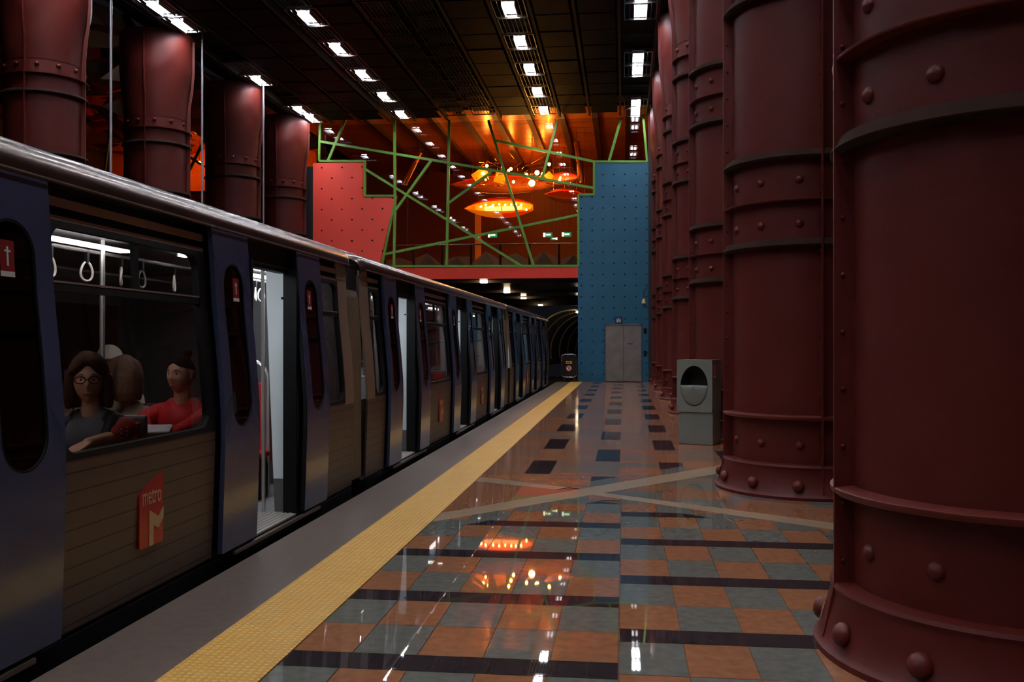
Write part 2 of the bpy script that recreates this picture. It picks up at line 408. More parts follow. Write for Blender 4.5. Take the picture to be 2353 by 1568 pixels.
# ------------------------------------------------------------------ pillars
SH, RG, BS = .775, .872, .955
def ledge(mb, z, th=.035, r=RG, n=64):
    if th < .02: mb.lathe([(SH - .01, z - th), (r - .004, z - th), (r, z - th * .5), (r, z), (SH - .01, z + th * .6)], n)
    elif z < 1: mb.lathe([(SH - .01, z - th * .8), (r - .008, z - th), (r, z - th * .6), (r, z - .004), (r - .006, z), (SH - .01, z + .012)], n)
    else: mb.lathe([(SH - .01, z - .045), (r - .03, z - .05), (r - .002, z - .028), (r, z - .02), (r - .004, z - .012), (r - .034, z + .045), (SH - .01, z + .05)], n)
def rivet_mb(r):
    m = MB(); prof = [(r, 0), (r * .96, r * .25), (r * .8, r * .5), (r * .5, r * .72), (.0, r * .8)]
    m.lathe(prof, 16); return m
BANDS = [(2.56, 3.0, 3.45), (5.12, 5.54, 6.02), (7.45, 7.86)]
RIV = [(.14, .92, .058), (.53, SH, .044), (2.76, SH, .044), (3.2, SH, .044), (5.33, SH, .044), (5.78, SH, .044), (8.08, SH + .01, .05)]
def cap_r(ph, z):
    q = abs(((ph + PI / 4) % (PI / 2)) - PI / 4)
    return SH + min(.12, .075 * max(0, z - 8.1)) + min(.03, max(0, z - (9.0 + 1.0 * q)) * .3)
def make_pillar(label, group, loc, detail=2, levels=9):
    r = thing('iron_pillar', label, 'pillar', loc, group)
    n = 64 if detail else 40
    s_ = MB(); s_.lathe([(SH, .25), (SH, 8.2)], n)
    s_.build('shaft', M_red, r, smooth=True)
    b_ = MB(); b_.lathe([(BS, .0), (BS, .03), (BS - .01, .04), (.925, .06), (.90, .16), (.868, .28), (RG, .30), (RG + .004, .315), (RG - .006, .335), (SH - .01, .34)], n); b_.build('base', M_red, r, smooth=True)
    l_ = MB(); ledge(l_, .82); l_.build('ring', M_ring, r, smooth=True)
    for bd in BANDS:
        for i, z in enumerate(bd):
            l_ = MB(); ledge(l_, z, .03 if i != 1 else .014, RG if i != 1 or len(bd) == 2 else RG - .012); l_.build('ring', M_dust if i != 1 else M_ring, r, smooth=True)
    k_ = MB(); N = 72; zs = [8.2 + .14 * i for i in range(19)]
    vs = [(cap_r(2 * PI * j / N, z) * math.cos(2 * PI * j / N), cap_r(2 * PI * j / N, z) * math.sin(2 * PI * j / N), z) for z in zs for j in range(N)]
    k_.add(vs, [(i * N + j, i * N + (j + 1) % N, (i + 1) * N + (j + 1) % N, (i + 1) * N + j) for i in range(len(zs) - 1) for j in range(N)]); k_.build('capital', M_red, r, smooth=True)
    for a in range(4):
        ph = a * PI / 2; m_ = MB(); c, s = math.cos(ph), math.sin(ph)
        w2 = .009
        def P(rr, z, o): return (c * rr - s * o, s * rr + c * o, z)
        prof = [(BS - .02, .03), (RG + .035, .16), (RG, .33), (RG, 8.2)] + [(cap_r(0, z) + .06, z) for z in (8.6, 9.1, 9.6, 10.1, 10.6)]
        for i in range(len(prof) - 1):
            (r0, z0), (r1, z1) = prof[i], prof[i + 1]
            m_.add([P(SH - .03, z0, -w2), P(r0, z0, -w2), P(r0, z0, w2), P(SH - .03, z0, w2), P(SH - .03, z1, -w2), P(r1, z1, -w2), P(r1, z1, w2), P(SH - .03, z1, w2)],
                   [(0, 1, 5, 4), (1, 2, 6, 5), (2, 3, 7, 6), (0, 4, 7, 3), (0, 3, 2, 1), (4, 5, 6, 7)])
        if detail:
            z = .45
            while z < (3.6 if detail < 2 else 6.2):
                for o in (-w2 - .006, w2 + .006): m_.sphere(P(SH + .055, z, o), .012, 8, 5)
                z += .29
        m_.build('rib', M_red, r)
    if detail >= 2:
        for zi, (z, rr, rv) in enumerate(RIV):
            if detail == 3 and z > 5: continue
            base = None
            for j in range(12):
                a = math.radians(15 + 30 * j)
                if base is None: base = rivet_mb(rv).build('rivet', M_ring, r, smooth=True); o = base
                else: o = base.copy(); C.objects.link(o); o.parent = r
                tilt = math.radians(78) if z < .3 else PI / 2
                o.location = ((rr - .006) * math.cos(a), (rr - .006) * math.sin(a), z); o.rotation_euler = (0, tilt, a)
    else:
        m_ = MB()
        for z, rr, rv in RIV:
            for j in range(12):
                a = math.radians(15 + 30 * j); m_.sphere((rr * math.cos(a), rr * math.sin(a), z), rv, 8, 6)
        m_.build('rivets', M_ring, r, smooth=True)
    return r
PILX = 1.95
g = 'right-hand pillars'
make_pillar('huge riveted red iron pillar nearest the camera, cut by the right edge of the frame', g, (1.935, 4.93, 0), 3)
make_pillar('second riveted red iron pillar from the right edge, just right of the grey litter bin', g, (PILX, 10.4, 0), 2)
p3 = make_pillar('third red iron pillar from the right edge, its base hidden behind the grey litter bin', g, (PILX, 15.85, 0), 1)
for i, Y in enumerate((21.3, 26.6, 31.9, 36.9)):
    dup(p3, (PILX, Y, 0), ['fourth red iron pillar from the right edge, its foot just left of the litter bin', 'fifth red iron pillar from the right edge, second foot left of the litter bin', 'sixth red iron pillar from the right edge, third small foot left of the litter bin', 'farthest red pillar of the right row, against the blue lift wall'][i], g)
g = 'left-hand pillars'
labs = ['red iron pillar at the top left corner, above the first train car', 'second red iron pillar from the left edge, between two thin steel rods', 'third red iron pillar from the left edge, darkest of the left row', 'fourth red iron pillar of the left row, beside the red wall panel']
for i, Y in enumerate((21.1, 26.6, 32.1, 36.95)):
    dup(p3, (-13.9, Y, 0), labs[i], g, .14).scale = (1.14, 1.14, 1)
dup(p3, (-13.9, 15.6, 0), 'nearest red iron pillar of the left row, out of frame beyond the train', g).scale = (1.13, 1.13, 1)
for i, ((a, b), X) in enumerate(zip([((258, 40), (250, 385)), ((466, 190), (462, 440)), ((607, 330), (603, 500))], (-12.7, -12.7, -12.7))):
    p = onX(*a, X); q_ = onX(*b, X); m_ = MB(); m_.tube([(q_.x, (p.y + q_.y) / 2, 0), (q_.x, (p.y + q_.y) / 2, CEIL + .3)], .03, 10)
    tag(m_.build('steel_rod', mat('rod_steel', (170, 170, 178), .35, metal=.4), org=(q_.x, (p.y + q_.y) / 2, 0), smooth=True), ['thin upright steel rod left of the second pillar from the left', 'thin upright steel rod between the second and third left pillars', 'thin upright steel rod between the third and fourth left pillars'][i], 'rod', 'rods between the left pillars')

# ------------------------------------------------------------------ side walls
M_wallred = mat('side_wall_red', (96, 34, 26), .6, var=.2, scale=.7)
t = MB(); t.box(3.6, 3.8, Y0, 38, 0, 11.2)
y = Y0
while y < 38: t.box(3.54, 3.6, y, y + .08, 0, 11.0); y += 1.3
struct(t.build('wall_right', M_wallred))
t = MB(); t.box(-26.2, -26, Y0, 52, -1.1, 12.5); struct(t.build('wall_left', M_dark))
t = MB(); t.box(-26, 3.8, Y0 - .2, Y0, -1.3, 12.5); struct(t.build('wall_back', M_dark))
# crumpled mirror ceiling over the left aisle
M_crump = mat('crumpled_metal', (170, 140, 120), .12, metal=.95, var=.5, scale=1.5)
t = MB(); q = random.Random(4); nx, ny = 12, 44; gx = [[None] * (ny + 1) for _ in range(nx + 1)]
vs = []
for i in range(nx + 1):
    for j in range(ny + 1):
        vs.append((-26 + 11.5 * i / nx + q.uniform(-.3, .3) * (0 < i < nx), 8 + 42 * j / ny + q.uniform(-.3, .3), 11.2 + q.uniform(-.45, .45)))
fs = []
for i in range(nx):
    for j in range(ny):
        a = i * (ny + 1) + j; fs += [(a, a + 1, a + ny + 2), (a, a + ny + 2, a + ny + 1)]
t.add(vs, fs); struct(t.build('ceiling', M_crump))

# ------------------------------------------------------------------ end wall
YW = 38.0
M_pred = mat('panel_red', (240, 74, 58), .5, var=.06, scale=.8)
M_pblue = mat('panel_blue', (18, 88, 116), .45, var=.16, scale=1.2)
M_bolt = mat('bolt_dark', (12, 11, 12), .7, spec=.1)
def wall_panel(name, polys, m, bolts, br=.034):
    t = MB()
    for p in polys: t.prism(p, 'y', YW, YW + .25, 0)
    for (x, z) in bolts:
        t.sphere((x, YW, z), br, 8, 6, 1)
    return struct(t.build(name, [m, M_bolt]))
def inside(x, z, polys, mg=.05):
    for poly in polys:
        ok = True; n = len(poly); sg = None
        for i in range(n):
            (x0, z0), (x1, z1) = poly[i], poly[(i + 1) % n]; cr = (x1 - x0) * (z - z0) - (z1 - z0) * (x - x0)
            if sg is None: sg = cr > 0
            elif (cr > 0) != sg: ok = False
        if ok: return True
    return False
redp = [[(-12.9, 0), (-10.81, 0), (-10.81, 9.13), (-12.9, 9.13)], [(-10.81, 0), (-11.1, 0), (-9.47, 7.63), (-10.81, 7.63)]]
redp = [[(-12.95, 2), (-10.81, 2), (-10.81, 9.13), (-12.95, 9.13)], [(-10.81, 2), (-10.75, 2), (-9.42, 7.66), (-10.81, 7.66)]]
blt = []
for r_ in range(20):
    z = 8.93 - .4395 * r_
    for c_ in range(6):
        x = -12.57 + .87 * c_ + (.435 if r_ % 2 else 0)
        if inside(x, z, redp): blt.append((x, z))
wall_panel('wall_end', redp, M_pred, blt)
redq = [[(-26, 0), (-16.0, 0), (-16.0, 8.0), (-26, 8.0)]]
wall_panel('wall_end', redq, M_pred, [(-25.8 + .87 * c_ + (.435 if r_ % 2 else 0), 7.7 - .44 * r_) for r_ in range(8) for c_ in range(11)])
bluep = [[(-1.84, 2.34), (-.75, 2.34), (-.75, 7.6), (-1.84, 7.6)], [(-1.84, 0), (-.75, 0), (-.75, 2.34), (-1.84, 2.34)], [(-1.19, 7.6), (.99, 7.6), (.99, 8.9), (-1.19, 8.9)], [(-.75, 2.34), (.99, 2.34), (.99, 7.6), (-.75, 7.6)], [(.73, 0), (.99, 0), (.99, 2.34), (.73, 2.34)]]
blt = [(-1.70 + .437 * c_, 8.39 - .449 * r_) for r_ in range(19) for c_ in range(7)]
blt = [b_ for b_ in blt if inside(b_[0], b_[1], bluep)]
bl = wall_panel('wall_end', bluep, M_pblue, blt, .028)
# red lintel
t = MB(); t.box(-10.8, -1.84, YW, YW + .35, 4.22, 4.68); t.box(-.74, .72, YW + .12, YW + .3, 0, 2.34, 0); struct(t.build('trim_3', mat('lintel_red', (225, 52, 30), .4, var=.06)))
t = MB(); t.box(-13, -10.8, YW + .1, YW + .35, -1.1, 3); t.box(.99, 3.8, YW, YW + .3, 0, 11); t.box(-16, -12.95, YW + .05, YW + .3, 0, 9); struct(t.build('wall_end', M_dark))
# lift doors
lift = thing('lift_door', 'scuffed two-leaf steel lift door in the blue wall', 'lift door', (0, YW, 0))
M_lift = mat('lift_steel', (150, 145, 142), .35, metal=.7, var=.45, scale=2.2)
for a, b in ((-.72, -.005), (.005, .70)):
    t = MB(); t.box(a, b, .03, .09, .02, 2.28, 0, .006); t.build('leaf', M_lift, lift)
t = MB(); t.box(-.76, -.72, .0, .1, 0, 2.33); t.box(.70, .74, 0, .1, 0, 2.33); t.box(-.76, .74, 0, .1, 2.28, 2.34); t.build('frame', M_steel, lift)
t = MB(); t.box(.14, .36, .02, .031, 1.52, 1.57); t.build('sticker', mat('violet_sticker', (88, 84, 150)), lift)
sg = thing('lift_sign', 'small dark blue square sign with white lift pictogram above the lift door', 'sign', (-.2, YW - .02, 2.5))
t = MB(); t.box(-.14, .14, -.02, .0, -.14, .14); t.build('plate', mat('sign_navy', (24, 26, 70), .4), sg)
t = MB()
for a in ((-.09, .09, -.09, -.075), (-.09, .09, .035, .05), (-.09, -.075, -.09, .05), (.075, .09, -.09, .05)): t.box(a[0], a[1], -.026, -.02, a[2], a[3])
for x in (-.045, 0, .045): t.box(x - .012, x + .012, -.026, -.02, -.06, .0); t.sphere((x, -.023, .012), .012, 8, 6)
t.box(-.006, .006, -.026, -.02, .05, .11); t.build('pictogram', mat('sign_white', (230, 230, 225), .5), sg)
for (px, py, nm, lb) in ((1487, 760, 'call_box', 'upper small black box at the right edge of the lift wall'), (1487, 812, 'call_box', 'lower small black call box beside the lift door')):
    p = onY(px, py, YW); o = thing(nm, lb, 'call box', (p.x - .08, YW, p.z))
    t = MB(); t.box(-.06, .06, -.06, 0, -.1, .1, 0, .01); t.build('casing', M_black, o)
    t = MB(); t.sphere((.0, -.062, .02), .018, 8, 6); t.build('button', M_steel, o)
o = thing('wall_lamp', 'small yellowish lamp hanging by a cable on the right edge of the blue wall', 'lamp', (.8, YW, 3.25))
t = MB(); t.lathe([(.01, .12), (.05, .08), (.09, -.08), (.05, -.12), (0, -.12)], 14, c=(0, -.12, 0)); t.build('shade', mat('lamp_cream', (190, 165, 110), .5), o, smooth=True)
t = MB(); t.tube([(0, -.12, .1), (.0, -.12, .35), (.06, -.1, .5), (.16, -.05, .55)], .012, 6); t.build('cable', M_black, o)

# green framed glass wall
GW = .09
def P2(x, y): p = onY(x, y, YW); return (p.x, p.z)
nodes = dict(a=(735, 280), b=(733, 370), c=(838, 370), d=(838, 450), e=(910, 450), f=(877, 612), g=(1329, 612), h=(1329, 447), i=(1365, 447), j=(1365, 371), k=(1487, 371), l=(1478, 262))
seg = [('a', 'b'), ('b', 'c'), ('c', 'd'), ('d', 'e'), ('e', 'f'), ('g', 'h'), ('h', 'i'), ('i', 'j'), ('j', 'k'), ('k', 'l')]
lines = [((nodes[a]), (nodes[b])) for a, b in seg] + [((885, 612), (1329, 611))]
lines += [((752, 372), (795, 270)), ((735, 325), (1140, 392)), ((1140, 392), (1364, 432)), ((906, 275), (907, 450)), ((838, 388), (1198, 611)), ((907, 450), (905, 612)),
          ((992, 366), (902, 492)), ((880, 585), (1327, 494)), ((1032, 275), (1026, 612)), ((1122, 276), (1226, 611)), ((1135, 322), (1370, 372)), ((1281, 276), (1246, 408)), ((1129, 395), (1031, 466)), ((1427, 272), (1399, 371))]
frame = thing('glass_wall_frame', 'bright green steel frame of slanting bars holding the glass wall above the tunnel', 'window frame', (-6, YW, 4.7))
for k, (a, b) in enumerate(lines):
    (x0, z0), (x1, z1) = P2(*a), P2(*b); m_ = MB(); th = .10 if k >= 11 else .085
    m_.bar((x0, YW + .02 + .001 * k, z0), (x1, YW + .02 + .001 * k, z1), th, .10); o = m_.build('bar', M_green, None); o.data.transform(Matrix.Translation((6, -YW, -4.7))); o.parent = frame
# the sheet of glass (stepped) and left wing
t = MB()
for x0, x1, z0, z1 in ((-12.7, -10.8, 9.17, 10.72), (-10.8, -9.5, 7.68, 10.72), (-9.5, -1.86, 4.7, 10.72), (-1.86, -1.2, 7.62, 10.72), (-1.2, .8, 8.95, 10.72)): t.box(x0, x1, YW + .10, YW + .11, z0, z1)
t.add([(-9.5, YW + .1, 7.6), (-10.05, YW + .1, 4.7), (-9.5, YW + .1, 4.7)], [(0, 1, 2)])
struct(t.build('window_1', G_wall))
t = MB(); t.box(-26, -16.0, YW + .10, YW + .11, 8.0, 11.2); struct(t.build('window_2', G_wall))
fr2 = thing('glass_wall_frame', 'green slanting glazing bars seen in the gap between the second and third left pillars', 'window frame', (-18, YW, 8))
for k, (a, b) in enumerate([((-26, 8.0), (-16, 8.0)), ((-18.9, 8.0), (-17.4, 10.9)), ((-22.4, 8), (-22.0, 10.9)), ((-20.5, 10.9), (-17.9, 9.2))]):
    m_ = MB(); m_.bar((a[0] + 18, .02 + .001 * k, a[1] - 8), (b[0] + 18, .02 + .001 * k, b[1] - 8), .1, .08); m_.build('bar', M_green, fr2)

# hall behind the glass
M_copper = mat('hall_ceiling_copper', (190, 105, 48), .26, metal=.2, var=.15, scale=1.0)
M_hall = mat('hall_wall', (125, 68, 44), .5, var=.25, scale=.5)
t = MB(); t.box(-26, 3.6, YW + .4, 52, 4.2, 4.66); struct(t.build('floor', mat('hall_floor', (90, 60, 45), .25)))
t = MB(); t.box(-26, -14.3, YW + .3, 52, 11.9, 12.0); struct(t.build('ceiling', M_dark))
t = MB(); t.box(-26, 3.6, 51.8, 52, 4.66, 13); struct(t.build('wall_hall', M_hall))
t = MB(); t.box(3.4, 3.6, YW + .4, 52, 4.66, 13); struct(t.build('wall_hall', M_hall))
t = MB()
for k in range(14):
    y0 = YW + .3 + k * 1.0
    t.box(-14.3, 3.4, y0, y0 + .96, 11.3, 11.34, 0)
for x in (-11, -9.6, -8.2, -6.8, -5.4, -4.0, -2.6, -1.2, .2): t.box(x - .12, x + .12, YW + .3, 51.8, 11.1, 11.32, 1)
struct(t.build('ceiling', [M_copper, mat('hall_beam', (60, 30, 18), .5)]))
rb = thing('balustrade', 'balustrade with thin rail and dark faceted panels behind the lower edge of the glass wall', 'balustrade', (-6, 39.4, 4.66))
t = MB(); t.tube([(-7, 0, 1.12), (7, 0, 1.12)], .03, 8); t.build('rail', M_steel, rb)
q = random.Random(3)
for i in range(7):
    x0 = -4.2 + 1.25 * i; t = MB(); t.box(x0 - .04, x0 + .04, -.05, .05, 0, 1.1); t.build('post', M_dark, rb)
    t = MB(); z = q.uniform(.5, .9); y = q.uniform(-.2, .2)
    t.add([(x0 + .06, 0, .02), (x0 + 1.19, 0, .02), (x0 + 1.19, .0, q.uniform(.3, .6)), (x0 + .62, y, z), (x0 + .06, 0, q.uniform(.3, .6)), (x0 + .62, .14, .02)], [(0, 1, 5), (0, 5, 3, 4), (1, 2, 3, 5), (0, 4, 3), (2, 1, 3)])
    t.build('panel', mat('facet_grey', (170, 160, 150), .3), rb)
M_exit = emis('exit_green', (10, 120, 80), 2.0); M_exitw = emis('exit_white', (215, 245, 225), 4.0)
exs = [((1132, 541), .42, .2, 0, 'green exit sign left of the others, at the middle green bar'), ((1259, 540), .42, .2, 0, 'green exit sign left of the rightmost one'), ((1302, 539), .42, .2, 0, 'rightmost green exit sign, beside the blue wall'), ((1273, 549), .3, .12, 1, 'small green exit sign below the right pair')]
for (p, w_, h_, fl_, lb) in exs:
    c = onY(*p, 47.5); w_ *= 1.12; h_ *= 1.12
    c = onY(*p, 46.6) if fl_ else c
    o = thing('exit_sign', lb, 'exit sign', (c.x, c.y, c.z), 'exit signs behind the glass')
    t = MB(); t.box(-w_ / 2, w_ / 2, -.04, 0, -h_ / 2, h_ / 2); t.build('panel', M_exit, o)
    s_ = -1 if not fl_ else 1
    t = MB(); x0 = s_ * w_ / 2; t.box(min(x0, x0 - s_ * w_ * .22), max(x0, x0 - s_ * w_ * .22), -.05, -.04, -h_ * .45, h_ * .45)
    t.box(-w_ * .22, w_ * .3, -.05, -.04, -h_ * .12, h_ * .2); t.build('pictogram', M_exitw, o)
    t = MB(); t.tube([(-w_ * .3, -.02, h_ / 2), (-w_ * .3, -.02, 11.3 - c.z)], .008, 5); t.tube([(w_ * .3, -.02, h_ / 2), (w_ * .3, -.02, 11.3 - c.z)], .008, 5); t.build('hanger', M_dark, o)

# hanging orange sculptures
M_hull_y = mat('glow_yellow', (255, 140, 10), .4, emit=(255, 130, 10), strength=.8, var=.25, scale=3)
M_hull_d = mat('hull_dim', (200, 100, 30), .35, emit=(200, 80, 10), strength=.12, var=.3, scale=2)
M_hull_r = mat('glow_red', (255, 50, 10), .4, emit=(235, 40, 8), strength=.9, var=.25, scale=3)
M_box_w = emis('glow_box', (255, 215, 150), 1.5)
M_bulb = emis('bulb_orange', (255, 190, 90), ORANGE_L * 6)
M_bulb2 = emis('bulb_floor', (255, 150, 50), ORANGE_L * 9)
M_wire = mat('copper_wire', (235, 140, 80), .25, metal=.9)
def boat(loc, L_, H_, label, bulbs, lit=True, rz=0, group='hanging boat-shaped lamps'):
    o = thing('boat_lamp', label, 'hanging lamp', loc, group, rz)
    n = 28; prof = lambda u: max(.0, 1 - abs(u) ** 2.2)
    def shell(a0, a1, m, name, k=1.0, mats=M_hull_y, u0=-1.0, u1=.84):
        t = MB(); K = 8; vs = []
        for i in range(n + 1):
            u = u0 + (u1 - u0) * i / n; rr = prof(u) * H_ * k + .012
            for j in range(K + 1):
                a = a0 + (a1 - a0) * j / K; vs.append((u * L_ / 2, math.cos(a) * rr * .9, math.sin(a) * rr + .04 * u * u))
        t.add(vs, [(i * (K + 1) + j, (i + 1) * (K + 1) + j, (i + 1) * (K + 1) + j + 1, i * (K + 1) + j + 1) for i in range(n) for j in range(K)])
        ob = t.build(name, mats, o, smooth=True); md = ob.modifiers.new('s', 'SOLIDIFY'); md.thickness = .012; return ob
    shell(PI * 1.13, PI * 1.55, 0, 'hull', 1.0, M_hull_y if lit else M_hull_d); shell(-PI * .45, PI * .48, 0, 'back_shell', 1.0, M_hull_y if lit else M_hull_d)
    shell(PI * .5, PI * .74, 0, 'canopy', 1.0, M_hull_r)
    if lit: shell(PI * 1.2, PI * 1.42, 0, 'red_stripe', 1.03, M_hull_r, .05, .75)
    t = MB(); t.tube([(-L_ / 2 + L_ * i / 20, -H_ * .2 * prof(-1 + i / 10), H_ * (1.08 * prof(-1 + i / 10)) + .02) for i in range(19)], .02, 6); t.build('gunwale', M_wire, o)
    if lit:
        for a, b in ((-.22, .0), (.02, .28)):
            t = MB(); t.box(a * L_, b * L_, -H_ * .35, -H_ * .28, -H_ * .45, H_ * .15); t.build('light_box', M_box_w, o)
    for (x, z) in bulbs:
        t = MB(); t.sphere((x * L_, -H_ * .5, z * H_ * .9 + .03), .045, 10, 8); t.build('bulb', M_bulb, o, smooth=True)
    for x in (-.3, -.05, .22, .4):
        t = MB(); t.tube([(x * L_, 0, H_ * .4), (x * L_, 0, 11.3 - loc[2])], .009, 5); t.build('wire', M_wire, o)
    return o
c = onY(1152, 479, 46.0)
boat(tuple(c), 3.75, .46, 'glowing orange and red boat-shaped lamp hanging lowest behind the glass', [(-.26, .1), (-.2, .3), (-.1, .25), (-.02, .35), (.06, .25), (.14, .3), (.2, .3), (.27, .25), (.34, -.35)])
c = onY(1165, 424, 43.5)
boat(tuple(c), 5.4, .42, 'long dim orange hull hanging just above the bright boat lamp', [], False)
c = onY(1318, 452, 42.0)
boat((c.x - .3, c.y, c.z), 2.2, .3, 'small dark red hull hanging beside the blue wall', [], False, .5)
c = onY(1290, 412, 43)
boat(tuple(c), 1.9, .25, 'small orange hull with a yellow lamp, right of the tangle of rods', [(.0, .1)], False, -.3)
tang = thing('rod_sculpture', 'tangle of copper rods and gold plates with bright bulbs, hanging above the boats', 'sculpture', tuple(onY(1185, 405, 42)))
q = random.Random(21); o_ = onY(1185, 405, 42)
for i in range(46):
    a = Vector((q.uniform(-1.9, 1.9), q.uniform(-.8, .8), q.uniform(-.55, .75))); b = a + Vector((q.uniform(-.9, .9), q.uniform(-.5, .5), q.uniform(-.45, .45)))
    t = MB(); t.tube([a, b], .016, 5); t.build('rod', M_wire, tang)
for (px, py, w_, h_, rz_) in ((1104, 402, .7, .5, -.6), (1150, 407, .5, .55, .3), (1262, 405, .35, .3, .8)):
    p = onY(px, py, 41.8) - o_; t = MB(); t.obox(p.x, p.y, p.z, w_, .03, h_, 0, 0, 0, rz_); t.build('plate', M_hull_y, tang)
for (px, py, r_) in ((1222, 421, .14), (1234, 397, .10), (1180, 418, .06), (1169, 392, .06), (1210, 401, .06), (1110, 398, .07), (1286, 413, .05), (1116, 413, .04)):
    p = onY(px, py, 41.4) - o_; t = MB(); t.sphere(p, r_, 12, 9); t.build('bulb', M_bulb, tang, smooth=True)
for (a, b) in (((1325, 325), (1337, 420)), ((965, 350), (928, 425))):
    p = onY(*a, 43); q2 = onY(*b, 43); t = MB(); t.tube([p, q2], .13, 12); t.tube([p, (p.x, p.y, 11.09)], .012, 5)
    o = t.build('copper_tube', M_wire, org=p, smooth=True); tag(o, 'slanting shiny copper tube behind the glass, ' + ('beside the blue wall' if a[0] > 1100 else 'right of the red panel'), 'tube')
# fill bulbs added to brighten the hall ceiling and the left wing
t = MB(); t.box(-26, -15.2, 45.0, 45.2, 4.66, 11.8); struct(t.build('wall_hall', mat('wing_orange', (235, 120, 40), .35, var=.2)))  # orange lamplight on this wing wall is put into its colour
for i, (x, y, z) in enumerate([(-6.6, 45.0, 10.2), (-5.6, 46.5, 10.3), (-4.1, 47.5, 10.2), (-3.6, 45.5, 10.3), (-4.9, 49.0, 10.1), (-17.5, 43.6, 10.4), (-20.6, 43.6, 10.4), (-23.0, 43.5, 10.2)]):
    o = thing('hall_pendant', ['pendant bulb under the copper ceiling, left of the long diagonal bar', 'twin pendant bulb just right of the long diagonal bar', 'pendant bulb high behind the glass, over the largest bright bulb', 'pendant bulb high behind the glass, nearest the blue wall', 'rearmost pendant bulb under the copper ceiling', 'pendant bulb behind the glass seen between the second and third left pillars', 'pendant bulb behind the glass left of the second left pillar', 'pendant bulb at far left behind the glass, by the first left pillar'][i], 'pendant lamp', (x, y, z))
    t = MB(); t.tube([(0, 0, .1), (0, 0, (11.3 if x > -14 else 11.9) - z)], .01, 5); t.build('cord', M_dark, o)
    t = MB(); t.sphere((0, 0, 0), .075, 12, 9); t.build('bulb', M_bulb2, o, smooth=True)
t = MB(); t.box(-7.35, -7.05, 46, 46.15, 5.2, 8.4); struct(t.build('wall_hall', mat('lit_pier', (255, 150, 40), .5)))  # pier's bright orange lamplight is painted into its base colour

# ------------------------------------------------------------------ tunnel
M_tun = mat('tunnel_concrete', (54, 46, 40), .8, var=.3, scale=1)
t = MB(); t.box(-13, -1.8, YW + .35, 64, 4.66, 4.8); struct(t.build('ceiling', M_tun))
t = MB(); t.box(-1.86, -1.6, YW + .3, 63.9, -1.1, 4.2); struct(t.build('wall_tunnel', M_tun))
t = MB(); t.box(-13.2, -13, YW, 66, -1.1, 4.7); struct(t.build('wall_tunnel', M_tun))
for k in (39.15, 46.85, 53.25, 63.15):
    t = MB(); t.box(-13, -1.86, k, k + .3, 4.12, 4.66); struct(t.build('trim_4', M_tun))
M_tl = emis('tunnel_tube', (255, 225, 180), 45)
for i, (x, y) in enumerate([(-5.84, 38.9), (-5.82, 46.6), (-5.66, 53.0), (-5.56, 62.9)]):
    o = thing('tunnel_lamp', '%s tunnel lamp under the red lintel, counted from the nearest' % ORD[i], 'tunnel lamp', (x, y, 4.1), 'lamps under the tunnel roof')
    y2 = 0; t = MB(); t.box(-.15, .15, -.10, .10, .0, .08, 0, .02); t.build('diffuser', M_tl, o)
    t = MB(); t.box(-.18, .18, -.12, .12, .08, .13); t.box(-.02, .02, -.02, .02, .13, .56); t.build('casing', M_dark, o)
# curved tube of the tunnel beyond
t = MB(); K = 20
def tc_(k): y = 64 + 4.2 * k; return (-3.35 + .30 * k + .02 * k * k, y)
vs = []
for k in range(12):
    cx, cy = tc_(k)
    for j in range(K + 1):
        a = -.35 + (PI + .7) * j / K; vs.append((cx + 3.1 * math.cos(a), cy, .95 + 3.05 * math.sin(a)))
t.add(vs, [(i * (K + 1) + j, (i + 1) * (K + 1) + j, (i + 1) * (K + 1) + j + 1, i * (K + 1) + j + 1) for i in range(11) for j in range(K)])
t.add([(-14, 64.0, -1.2), (-6.4, 64, -1.2), (-6.4, 64, 4.8), (-14, 64, 4.8)], [(0, 1, 2, 3)])
struct(t.build('wall_tunnel', M_tun, smooth=True))
for k in range(8):
    cx, cy = tc_(k); t = MB(); t.tube([(cx + 2.98 * math.cos(a), cy + .15, .95 + 2.93 * math.sin(a)) for a in [(-.2 + (PI + .4) * j / 24) for j in range(25)]], .06, 6)
    tag(t.build('tunnel_ring', mat('ring_steel', (190, 180, 165), .4, metal=.2), org=(cx, cy + .15, 0), smooth=True), '%s steel hoop lining the curved tunnel, counted inward' % ORD[k], 'tunnel ring', 'hoops lining the tunnel')
for k in range(3):
    cx, cy = tc_(k); o = thing('tunnel_lamp', ['lamp at the crown of the nearest tunnel hoop', 'lamp at the crown of the second tunnel hoop', 'lamp at the crown of the third tunnel hoop'][k], 'tunnel lamp', (cx + .25, cy - .1, 3.7), 'lamps on the tunnel hoops')
    t = MB(); t.sphere((0, 0, 0), (.14, .1, .07), 10, 8); t.build('diffuser', M_tl, o, smooth=True)
    t = MB(); t.box(-.1, .1, -.03, .13, .05, .12); t.build('casing', M_dark, o)

# platform-end gate
gt = thing('platform_gate', 'rounded dark gate panel with signs at the platform end, beside the blue wall', 'gate', (-2.18, 37.55, 0))
def rrect(w_, h_, r_, n=6, cut=None):
    pts = []
    for cx, cz, a0 in ((w_ / 2 - r_, h_ / 2 - r_, 0), (-w_ / 2 + r_, h_ / 2 - r_, PI / 2), (-w_ / 2 + r_, -h_ / 2 + r_, PI), (w_ / 2 - r_, -h_ / 2 + r_, 1.5 * PI)):
        for i in range(n + 1): a = a0 + PI / 2 * i / n; pts.append((cx + r_ * math.cos(a), cz + r_ * math.sin(a)))
    return pts
t = MB(); t.tube([(x, 0, z + .66) for x, z in rrect(.62, .92, .16)], .02, 8, closed=True); t.tube([(.2, 0, 0), (.2, 0, .22)], .02, 8); t.tube([(-.2, 0, 0), (-.2, 0, .22)], .02, 8); t.build('frame', M_steel, gt, smooth=True)
